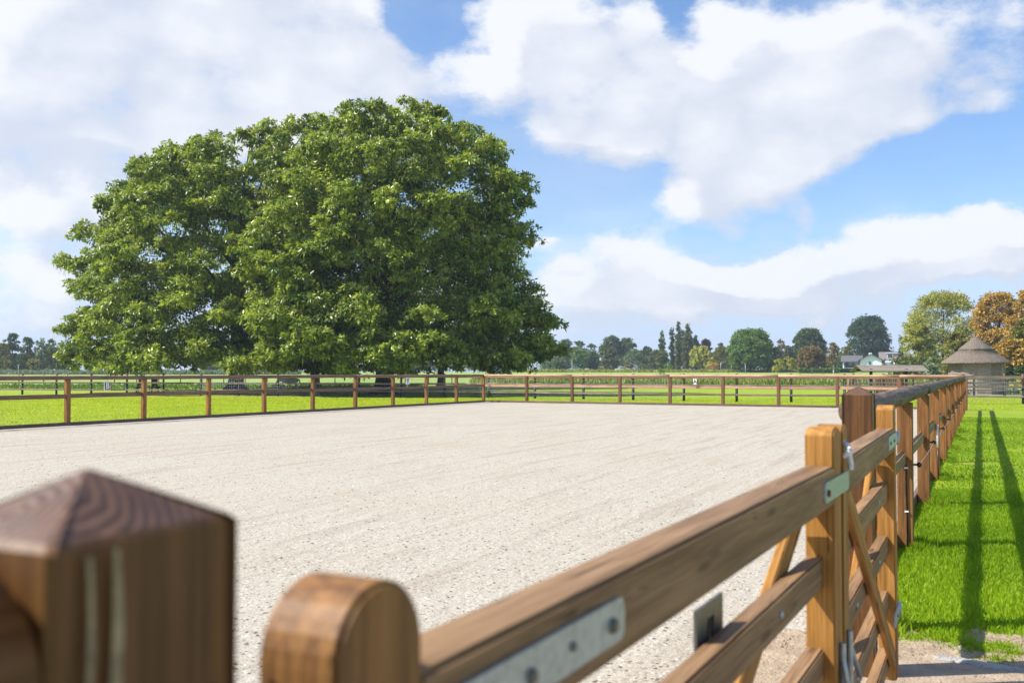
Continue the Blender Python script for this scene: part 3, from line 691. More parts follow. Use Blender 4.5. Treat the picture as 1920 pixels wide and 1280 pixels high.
def plate(parent, G, s0, s1, z0, z1, dp, mat, name='hinge_strap', holes=(), th=.005, hmat=None):
    bm = bmesh.new(); n = 5; r = min(.016, (z1 - z0) * .3); pts = []
    for (cs, cz, a0) in ((s1 - r, z1 - r, 0), (s0 + r, z1 - r, 90), (s0 + r, z0 + r, 180), (s1 - r, z0 + r, 270)):
        for k in range(n + 1): a = R(a0 + 90 * k / n); pts.append((cs + r * math.cos(a), cz + r * math.sin(a)))
    f0 = [bm.verts.new(G(s, dp, z)) for s, z in pts]; f1 = [bm.verts.new(G(s, dp - th, z)) for s, z in pts]
    bm.faces.new(f0); bm.faces.new(f1[::-1])
    for k in range(len(pts)): bm.faces.new((f0[k], f0[(k + 1) % len(pts)], f1[(k + 1) % len(pts)], f1[k]))
    o = link(name, bm_mesh(name, bm), mat, parent)
    for (s, z, rr) in holes:
        b2 = bmesh.new(); bmesh.ops.create_uvsphere(b2, u_segments=12, v_segments=8, radius=rr)
        for v in b2.verts: v.co.z *= .45
        bmesh.ops.create_cone(b2, cap_ends=True, segments=6, radius1=rr * .8, radius2=rr * .8, depth=rr * 1.2)
        outn = (G(0, -1, 0) - G(0, 0, 0)).normalized(); m = Matrix((Vector((0, 0, 1)).cross(outn), Vector((0, 0, 1)), outn)).transposed().to_4x4(); m.translation = G(s, dp - th, z)
        link('bolt', bm_mesh('bolt', b2), hmat or M['steel'], o, m)
    return o
T1, G1, g1, o1, L1 = gate_leaf('brown wooden gate leaf nearest the camera with long steel hinge strap', (.585, -.412), (2.775, -.340), False)
plate(T1, G1, .10, .555, 1.085, 1.135, -.001, M['galv'], holes=((.515, 1.108, .010), (.40, 1.112, .006), (.30, 1.108, .009), (.16, 1.11, .009)))
plate(T1, G1, .10, .50, .12, .16, -.001, M['galv'])
T2, G2, g2, o2, L2 = gate_leaf('brown wooden gate leaf farther from the camera, hung on the post by the grass', (2.815, -.340), (4.715, -.343), True)
plate(T2, G2, L2 - .45, L2 - .02, 1.085, 1.14, -.001, M['galv'], holes=((L2 - .38, 1.112, .008), (L2 - .2, 1.112, .008)))
plate(T2, G2, L2 - .25, L2 + .005, .33, .39, -.001, M['galv'], holes=((L2 - .12, .36, .008),))
# hooks of the two hinges
for (G, s, T) in ((G1, -.03, T1), (G2, L2 + .015, T2)):
    for z in (1.11, .36 if T is T2 else .14): tube('hinge_eye', G(s, .0, z - .03), G(s, .0, z + .03), .014, M['galv'], T, n=12)
# slotted keeper plate on the inner side of the near leaf
def slotted(parent, G):
    s0, s1, z0, z1, dp, th = 1.13, 1.30, .60, .985, .078, .006
    bm = bmesh.new()
    def quadbox(a, b, c, d):
        vs = [bm.verts.new(G(s, q, z)) for q in (dp, dp + th) for (s, z) in ((a, c), (b, c), (b, d), (a, d))]
        for f in ((0, 1, 2, 3), (7, 6, 5, 4), (0, 4, 5, 1), (1, 5, 6, 2), (2, 6, 7, 3), (3, 7, 4, 0)): bm.faces.new([vs[i] for i in f])
    quadbox(s0, s0 + .065, z0, z1); quadbox(s1 - .06, s1, z0, z1); quadbox(s0 + .0651, s1 - .0601, z1 - .028, z1); quadbox(s0 + .0651, s1 - .0601, z0, z0 + .05)
    sp_ = link('slotted_plate', bm_mesh('slotted_plate', bm), M['steel'], parent)
    bm = bmesh.new(); dp += .009; quadbox(s0 + .05, s1 - .045, z0, z1 - .02); link('slot_backing', bm_mesh('slot_backing', bm), M['black'], sp_)
slotted(T1, G1)
# throw-over loop latch
def latch():
    p = plate(T1, G1, L1 - .27, L1 + .10, 1.082, 1.132, -.001, M['galv'], name='latch_plate', holes=((L1 - .235, 1.105, .010),), hmat=M['bolt'])
    pts = []
    s0 = L1 + .09
    path = [(s0, -.012, 1.135), (s0, -.012, 1.15), (s0 - .02, -.012, 1.17), (s0 - .032, -.012, 1.192)]
    loop = [(s0 - .012 - .02 * math.cos(a), .036 - .048 * math.cos(a), 1.192 + .024 * math.sin(a)) for a in [math.pi * 2 * k / 20 for k in range(21)]]
    P = [G1(*x) for x in path]; Q = [G1(*x) for x in loop]
    segs = [(P[i], P[i + 1], .008, .008) for i in range(len(P) - 1)] + [(Q[i], Q[i + 1], .0085, .0085) for i in range(20)]
    link('latch_loop', branch_mesh('latch_loop', segs, 8), M['zinc'], T1)
latch()
for (G, s, T) in ((G1, L1 - .05, T1), (G2, .05, T2)):
    segs = [(G(s, -.008, .70), G(s, -.008, .05), .009, .009), (G(s, -.008, .66), G(s + (.03 if T is T2 else -.03), -.03, .57), .008, .007)]
    link('drop_bolt', branch_mesh('drop_bolt', segs, 8), M['galv'], T)
    plate(T, G, s - .025, s + .025, .42, .47, -.012, M['galv'], name='bolt_keeper')
# ================================================================== LETTER PLATES
def letter_sign(ch, label, px, py, wpx, hpx, base, ddir, inner, board_mat, edge_mat, text_mat, Z0):
    d = px_dir(px, py); # place on the vertical plane of that fence, a hand's breadth inside it
    n = inner; pt = base + inner * .10; k = (pt - Vector((0, 0, CAMZ))).dot(n) / d.dot(n); c = Vector((0, 0, CAMZ)) + d * k
    sc = c.y / F; vis = abs(ddir.x * d.y - ddir.y * d.x) / math.hypot(d.x, d.y); w, h = wpx * sc / max(.4, vis), hpx * sc
    T = thing('letter_plate', label, 'sign', c, 'arena letters')
    x = Vector((ddir.x, ddir.y, 0)); x = x if x.x > 0 else -x
    m = Matrix((x, Vector((0, 0, 1)), n)).transposed().to_4x4(); m.translation = c
    bm = bmesh.new(); bmesh.ops.create_cube(bm, size=1)
    for v in bm.verts: v.co = Vector((v.co.x * w, v.co.y * h, v.co.z * .016))
    link('frame', bm_mesh('frame', bm), edge_mat, T, m)
    bm = bmesh.new(); bmesh.ops.create_cube(bm, size=1)
    for v in bm.verts: v.co = Vector((v.co.x * w * .86, v.co.y * h * .90, v.co.z * .024))
    link('face', bm_mesh('face', bm), board_mat, T, m)
    cu = bpy.data.curves.new('letter', 'FONT'); cu.body = ch; cu.size = h * 1.02; cu.align_x = 'CENTER'; cu.align_y = 'CENTER'; cu.extrude = .003; cu.offset = .006
    ob = bpy.data.objects.new('letter', cu); COL.objects.link(ob)
    dg = bpy.context.evaluated_depsgraph_get(); me = bpy.data.meshes.new_from_object(ob.evaluated_get(dg)); me.name = 'letter'
    bpy.data.objects.remove(ob); me.materials.clear()
    for v in me.vertices: v.co.x *= .9
    m2 = m @ Matrix.Translation((0, 0, .016)); link('letter', me, text_mat, T, m2)
    top = c + Vector((0, 0, h / 2)); 
    bar('hanger', top - Vector((0, 0, .01)), Vector((top.x, top.y, 1.20)) if top.z < 1.18 else top + Vector((0, 0, .05)), .012, .008, M['galv'], T, up=Vector((0, 1, 0)), bev=0)
letter_sign('B', 'brown plate with white letter B hung under the left arena rail', 201, 723.5, 10.5, 16, P0, LD, lin, M['sign'], M['white'], M['white'], 30)
letter_sign('F', 'small pale plate with a letter hung on the left arena fence near its far corner', 764.5, 714, 6.5, 12, P0, LD, lin, M['white'], M['white'], M['sign'], 43)
letter_sign('A', 'white plate with letter A hung on the fence at the far end', 1303, 715.5, 6.5, 10.5, P0, fd, rin, M['white'], M['white'], M['sign'], 43)
# ================================================================== OLD PADDOCK FENCES
def old_fence(name, label, pts, group, mesh_span=(), rails=(1.15, .76, .33), postmat=None, dark=True, z0=0):
    T = thing(name, label, 'fence', pts[0], group)
    for i, p in enumerate(pts):
        tube('post', p + Vector((0, 0, .7 if dark else -.05)), p + Vector((0, 0, 1.34)), .062, M['brownold'], T, n=10)
        if dark: tube('post_foot', p + Vector((0, 0, -.05)), p + Vector((0, 0, .6995)), .066, M['darkwood'], T, n=10)
    for i in range(len(pts) - 1):
        a, b = pts[i], pts[i + 1]; d = (b - a).normalized(); s = Vector((d.y, -d.x, 0)); s = s if s.y < 0 else -s
        for z in rails:
            j = random.uniform(-.012, .012)
            bar('rail', a + s * .085 + Vector((0, 0, z + j)) + d * .003, b + s * .085 + Vector((0, 0, z - j)) - d * .003, .035, .095, M['oldrail'], T, bev=.012)
    for (i0, i1) in mesh_span:
        a, b = pts[i0], pts[i1]; d = (b - a).normalized(); L = (b - a).length; s = Vector((d.y, -d.x, 0)); s = s if s.y < 0 else -s; segs = []
        for k in range(int(L / .15) + 1): p = a + d * (k * .15) + s * .115; segs.append((p + Vector((0, 0, .02)), p + Vector((0, 0, 1.0)), .0028, .0028))
        for k in range(8):
            for j in range(i0, i1): segs.append((pts[j] + s * .115 + Vector((0, 0, .03 + .135 * k)), pts[j + 1] + s * .115 + Vector((0, 0, .03 + .135 * k)), .0028, .0028))
        link('wire_mesh', branch_mesh('wire_mesh', segs, 4), M['galv'], T)
def gp(x, Y): p = at(x, 700, Y); return Vector((p.x, p.y, 0))
pxs = [916, 1003, 1094, 1187, 1282, 1381, 1483, 1583, 1692, 1805, 1918, 2035]
zA = [54.6, 52.9, 51.4, 50.1, 48.9, 47.8, 46.8, 45.9, 45.2, 44.6, 44.0, 43.5]
old_fence('paddock_fence', 'old three-rail paddock fence with black post feet just beyond the arena far end', [gp(x, z) for x, z in zip(pxs, zA)], 'old paddock fences', mesh_span=((0, 4), (7, 11)))
X0, Y0 = gp(916, 54.6).xy; X1, Y1 = gp(38, 63).xy
ptsL = [Vector((X0 + (X1 - X0) * k / 12, Y0 + .3 + (Y1 - Y0) * k / 12, 0)) for k in range(14)]
old_fence('paddock_fence', 'old three-rail paddock fence passing in front of the big trees', [p for p in ptsL], 'old paddock fences', mesh_span=((0, 7),))
old_fence('paddock_fence', 'old paddock fence with wire mesh in front of the thatched hut', [gp(x, 60.0) for x in (1600, 1656, 1712, 1769, 1826, 1883, 1940)], 'old paddock fences', mesh_span=((3, 6),))
def pasture():
    T = thing('pasture_fence', 'row of thin grey stakes with wires in the rough grass beyond the paddock', 'fence', (-40, 100, .21))
    segs = []
    for k in range(40):
        x = -52 + 2.3 * k * 1.0; y = 100 + (1.5 * math.sin(k * .3)); z = gz(y)
        tube('stake', (x, y, z - .1), (x + random.uniform(-.04, .04), y, z + 1.02 + random.uniform(-.05, .05)), .05, M['brownold'], T, n=7)
        if k: segs += [((px_, py_, gz(py_) + zz), (x, y, z + zz), .006, .006) for zz in (.5, .9)]
        px_, py_ = x, y
    link('wire', branch_mesh('wire', segs, 4), M['lamp'], T)
pasture()
# ================================================================== BIG TREES
def profile(h, tab): return float(np.interp(h, [a for a, _ in tab], [b for _, b in tab]))
def bough(lumps, c, rad, out, dens):
    """one bough: a dozen flattened clumps of sprays on its outer and upper side, hollows between"""
    out = out.normalized(); n = max(3, int(4 + rad * 4.2))
    lumps.append((c, (rad * .62, rad * .6, rad * .45), dens * .8))
    for k in range(n):
        d = Vector((random.gauss(0, 1), random.gauss(0, 1), random.gauss(0, .8))).normalized() * 1.0 + out * .75
        d.normalize(); r = rad * random.uniform(.24, .42); q = rad * random.uniform(.62, 1.08)
        lumps.append(((c[0] + d.x * q, c[1] + d.y * q, c[2] + d.z * q * .72), (r * 1.15, r * 1.15, r * .62), dens * random.uniform(.8, 1.15)))
def big_tree(label, X, Y, H, left, right, depth, n_l, trunk_r, z_low=1.7, dens=1.0, extra=(), back=.45, lr=(1.2, 2.5)):
    T = thing('wingnut_tree', label, 'tree', (X, Y, 0), 'group of big spreading trees')
    lumps = []
    tries = 0; pts = []
    while len(pts) < n_l and tries < n_l * 60:
        tries += 1
        h = random.random() ** .85; a = random.uniform(0, 2 * math.pi)
        front = math.sin(a) < 0
        if not front and random.random() > back: continue
        z = z_low + (H - z_low - 1.3) * h; hh = z / H
        rx = profile(hh, right if math.cos(a) > 0 else left); ry = .5 * (profile(hh, left) + profile(hh, right)) * depth
        rad = random.uniform(*lr) * (1.0 if h < .8 else .8)
        wob = random.uniform(.80, 1.05)
        px_, py_ = (rx * wob - rad * 1.0) * math.cos(a), (ry * wob - rad * 1.0) * math.sin(a)
        c = (X + px_, Y + py_, z)
        if any((c[0] - q[0]) ** 2 + (c[1] - q[1]) ** 2 + ((c[2] - q[2]) * 1.25) ** 2 < (rad * .80 + q[3] * .52) ** 2 for q in pts): continue
        pts.append((*c, rad)); bough(lumps, c, rad, Vector((math.cos(a), math.sin(a), .35)), 1.0 if front else .5)
    for (px, py, yy, r) in extra:
        c = at(px, py, yy); bough(lumps, tuple(c), r, Vector((0, -1, .3)), 1.0); pts.append((*c, r))
    # low boughs whose tips hang almost to the fence
    ns = int(n_l * .17)
    for k in range(ns):
        a = math.pi + math.pi * (k + random.random()) / ns; rx = profile(.10, right if math.cos(a) > 0 else left); r = random.uniform(.95, 1.35); f = random.uniform(.72, .97)
        c = (X + (rx * f - r) * math.cos(a), Y + .5 * (profile(.1, left) + profile(.1, right)) * depth * f * math.sin(a), random.uniform(2.2, 3.1)); bough(lumps, c, r, Vector((math.cos(a), math.sin(a), -.1)), 1.0); pts.append((*c, r))
    # a loose inner fill keeps the sky from showing right through
    inner = []
    for k in range(60):
        a = random.uniform(0, 6.283); h = random.uniform(.12, .85); q = random.uniform(.25, .62)
        rr = .5 * (profile(h, left) + profile(h, right)) * q; inner.append(((X + rr * math.cos(a), Y + rr * math.sin(a) * depth, H * h), (2.2, 2.0, 1.5), .2))
    P, A, Nn, L, Wd, Tn = lumps_to_leaves(lumps + inner, 150 * dens, .265, .118, .5, .20, .46, .42)
    kp = P[:, 2] > 1.25 + .5 * np.sin(P[:, 0] * 1.1 + P[:, 1]) * .6
    P, A, Nn, L, Wd, Tn = [q[kp] for q in (P, A, Nn, L, Wd, Tn)]
    leaf_object('crown', P, A, Nn, L, Wd, Tn, M['big'], T)
    segs = []
    fl = [(0, 1.75), (.15, 1.5), (.5, 1.22), (1.2, 1.03), (2.4, .95), (4.5, .85)]
    for i in range(len(fl) - 1): segs.append(((X, Y, fl[i][0] - .05), (X + .02 * i, Y, fl[i + 1][0] - .05), trunk_r * fl[i][1], trunk_r * fl[i + 1][1]))
    for k in range(6):
        a = k * 1.05 + .3; segs.append(((X + trunk_r * 2.3 * math.cos(a), Y + trunk_r * 2.3 * math.sin(a), -.08), (X + trunk_r * .6 * math.cos(a), Y + trunk_r * .6 * math.sin(a), .55), trunk_r * .12, trunk_r * .42))
    top = Vector((X, Y, 4.4)); prs = random.sample(pts, min(26, len(pts)))
    segs.append((top, (X + .3, Y, H * .55), trunk_r * .85, trunk_r * .45)); segs.append(((X + .3, Y, H * .55), (X, Y + .2, H * .85), trunk_r * .45, trunk_r * .15))
    for q in prs:
        z = min(max(2.6, q[2] * .55), H * .8); s = Vector((X, Y, z)); e = Vector(q[:3]); m = s.lerp(e, .5) + Vector((0, 0, .8))
        segs += [(s, m, trunk_r * .30, trunk_r * .17), (m, e, trunk_r * .17, trunk_r * .05)]
    link('trunk', branch_mesh('trunk', segs, 10), M['bark'], T)
    # catkins hanging from the outer sprays
    nc = int(1500 * dens); fr = [p for p in pts if p[1] < Y + 1]; sel = [random.choice(fr) for _ in range(nc)]
    C = []
    for q in sel:
        a = random.uniform(0, 6.28); rr = q[3] * random.uniform(.6, 1.1); C.append((q[0] + rr * math.cos(a), q[1] + rr * math.sin(a) - .2, max(1.8, q[2] + q[3] * random.uniform(-.35, .5))))
    C = np.array(C); n = len(C); Ax = np.tile([0, 0, -1.0], (n, 1)) + rng.normal(size=(n, 3)) * .08; Nc = rng.normal(size=(n, 3))
    o = leaf_object('catkins', C, Ax, Nc, .30 + .25 * rng.random(n), .05, .5 + rng.normal(size=n) * .3, M['catkin'], T); o['kind'] = 'stuff'
    return T
leftA = [(0, 10.8), (.07, 11.4), (.25, 11.4), (.37, 11.2), (.5, 11.3), (.62, 10.8), (.73, 9.6), (.84, 8.0), (.9, 6.4), (.97, 4.2), (1, 3)]
rightA = [(0, 8.5), (.25, 9.5), (.5, 9.5), (.73, 8.5), (.84, 8), (.9, 7.6), (.97, 7.0), (1, 5.5)]
big_tree('broad leafy tree with hanging catkins and thick flared trunk, leftmost of the big group', -19.4, 70, 17.7, leftA, rightA, .85, 150, .50,
         extra=((470, 262, 69, 1.2), (505, 256, 69, 1.3), (540, 250, 70, 1.3), (575, 244, 71, 1.3), (605, 240, 72, 1.3), (520, 290, 68, 1.6), (600, 280, 68, 1.6), (118, 490, 70, .7), (140, 505, 70, 1.0), (210, 395, 70, 1.0), (285, 335, 70, 1.1), (455, 262, 69, .9), (150, 600, 68, 1.2), (150, 660, 68, 1.2), (300, 680, 60, 1.3), (200, 690, 62, .9), (535, 712, 60, .5), (545, 722, 60, .45), (510, 715, 60, .5)))
leftB = [(0, 9), (.25, 10), (.5, 9.5), (.73, 7.2), (.86, 5.4), (.93, 4.2), (.98, 3.2), (1, 1.5)]
rightB = [(0, 9.5), (.09, 10.9), (.23, 11.1), (.32, 10.3), (.40, 9.7), (.56, 9.9), (.75, 9.5), (.86, 7.4), (.92, 5.3), (.97, 3.2), (1, 1.4)]
big_tree('tallest leafy tree with hanging catkins, on the right of the big group', -8.3, 64, 18.5, leftB, rightB, .85, 150, .46,
         extra=((645, 212, 64, .9), (780, 210, 64, 1.0), (930, 290, 64, 1.0), (985, 345, 64, .9), (985, 440, 64, 1.1), (1000, 612, 62, 1.1), (998, 660, 61, 1.2), (990, 560, 62, 1.1), (760, 680, 56, 1.3), (860, 675, 58, 1.4)))
prof = [(0, 7), (.3, 8.5), (.6, 8), (.8, 6), (.93, 3.4), (1, 1)]
big_tree('leafy tree half hidden behind the middle of the big tree group', -16.2, 82, 19.0, prof, prof, .9, 70, .33, dens=.55, z_low=2.6)
prof = [(0, 6.5), (.3, 7.5), (.6, 7), (.8, 5.4), (.93, 3), (1, 1)]
big_tree('slim-trunked leafy tree behind the right of the big tree group', -6.0, 84, 17.0, prof, prof, .9, 60, .27, dens=.55, z_low=2.6)
# fallen leaves under the trees
n = 5000; x = rng.normal(size=n) * 11 - 11; y = 55 + rng.random(n) * 14 - np.abs(rng.normal(size=n)) * 2
P = np.stack([x, y, .015 + np.zeros(n)], 1); A = rng.normal(size=(n, 3)); A[:, 2] *= .2; A /= np.linalg.norm(A, axis=1, keepdims=True); Nn = np.tile([0, 0, 1.0], (n, 1)) + rng.normal(size=(n, 3)) * .3
k = y > 50.5
o = leaf_object('leaves', P[k], A[k], Nn[k], .11, .07, .6 + rng.normal(size=k.sum()) * .3, M['leaf_yellow']); tag(o, 'fallen yellow leaves scattered on the grass under the big trees', 'fallen leaves', kind='stuff')
# ================================================================== BACKGROUND TREES
def bg_tree(name, label, px, top, wpx, Y, mat, shape='round', dens=1.0, trunk=True, base=None, tr_mat=None, lsz=None, cat='tree', group='trees beyond the fields', low=.12, air=0.0):
    p = at(px, 690, Y); X = p.x; z0 = gz(Y) if base is None else base
    zt = at(px, top, Y).z; H = zt - z0; w = wpx * Y / F
    T = thing(name, label, cat, (X, Y, z0), group)
    lumps = []
    def add(u, v, hz, r, d=1.0, fl=.85): lumps.append(((X + u, Y + v, z0 + hz), (r, r, r * fl), d))
    sc = w / 2
    L = lsz or max(.24, Y * .0018)
    if shape == 'column':
        n = int(18 + H * 1.2)
        for k in range(n):
            h = (k + .5) / n; r = sc * (math.sin(math.pi * min(1, (h * .88 + .10))) ** .55) * (1 - .25 * h)
            a = random.uniform(0, 6.28); q = r * .42
            add(q * math.cos(a), q * math.sin(a), H * (.04 + .94 * h), max(.35, r * random.uniform(.5, .72)), 1, 1.9)
    elif shape == 'willow':
        for k in range(34):
            a = random.uniform(0, 6.28); h = random.uniform(.15, .92); r = sc * .22; q = sc * math.sqrt(max(0, 1 - ((h - .35) / .68) ** 2)) * .82
            add(q * math.cos(a), q * math.sin(a), H * h, r, 1, 1.7)
    elif shape == 'cone':
        for k in range(26):
            h = (k + .5) / 26; r = sc * (1 - h) * .9 + .3; a = random.uniform(0, 6.28); add(r * .55 * math.cos(a), r * .55 * math.sin(a), H * (.05 + .9 * h), max(.3, r * .5), 1)
    elif shape == 'bush':
        for k in range(16):
            a = random.uniform(0, 6.28); h = random.uniform(.12, .8); q = sc * .72 * math.sqrt(max(.05, 1 - h ** 2)); add(q * math.cos(a), q * math.sin(a), H * h * .95, sc * random.uniform(.22, .36))
    else:
        n = (110 if wpx > 60 else 64) if sc > 3 else 44
        for k in range(n):
            h = random.random(); a = random.uniform(0, 6.28); hh = low + (1 - low) * h
            prof_ = math.sqrt(max(0.03, 1 - ((hh - .48) / .55) ** 2)) if shape == 'round' else max(.18, (1 - hh) ** .45 * min(1, (hh + .12) / .35))
            r = sc * random.uniform(.20, .34); q = max(0, sc * prof_ - r * .8) * random.uniform(.82, 1.05)
            add(q * math.cos(a), q * math.sin(a), min(H * hh, H - r * .7), r)
        for k in range(10):
            a = random.uniform(0, 6.28); q = sc * random.uniform(0, .45); add(q * math.cos(a), q * math.sin(a), H * random.uniform(low + .1, .8), sc * .34, .5)
    # how many leaves the crown needs at the size it is seen
    area = sum(4 * (a_[1][0] * a_[1][1] * a_[1][2]) ** (2 / 3) for a_ in lumps)
    per = dens * (1 - air * .7) * 5.0 / (L * L * .5)
    n_est = per * area; per = per * min(1.0, (34000 if wpx > 60 else 15000) / max(n_est, 1))
    Pq, A, Nn, Ls, Wd, Tn = lumps_to_leaves(lumps, per, L, L * .62, .75 if shape == 'willow' else .1, .28, .5, .35)
    if shape == 'willow': A[:, 2] -= 1.2; A /= np.linalg.norm(A, axis=1, keepdims=True)
    kp = Pq[:, 2] > z0 + .1; Pq, A, Nn, Ls, Wd, Tn = [q[kp] for q in (Pq, A, Nn, Ls, Wd, Tn)]
    leaf_object('crown', Pq, A, Nn, Ls, Wd, Tn, mat, T)
    if trunk:
        tr = max(.12, H * .018); segs = [((X, Y, z0 - .1), (X, Y, z0 + H * .35), tr * 1.25, tr), ((X, Y, z0 + H * .35), (X + .2, Y, z0 + H * .75), tr, tr * .4)]
        for k in range(7):
            q = random.choice(lumps)[0]; s = Vector((X, Y, z0 + H * random.uniform(.2, .5))); segs.append((s, Vector(q), tr * .45, tr * .12))
        link('trunk', branch_mesh('trunk', segs, 7), tr_mat or M['bark'], T)
    return T
ML = lambda k: M['leaf_' + k]
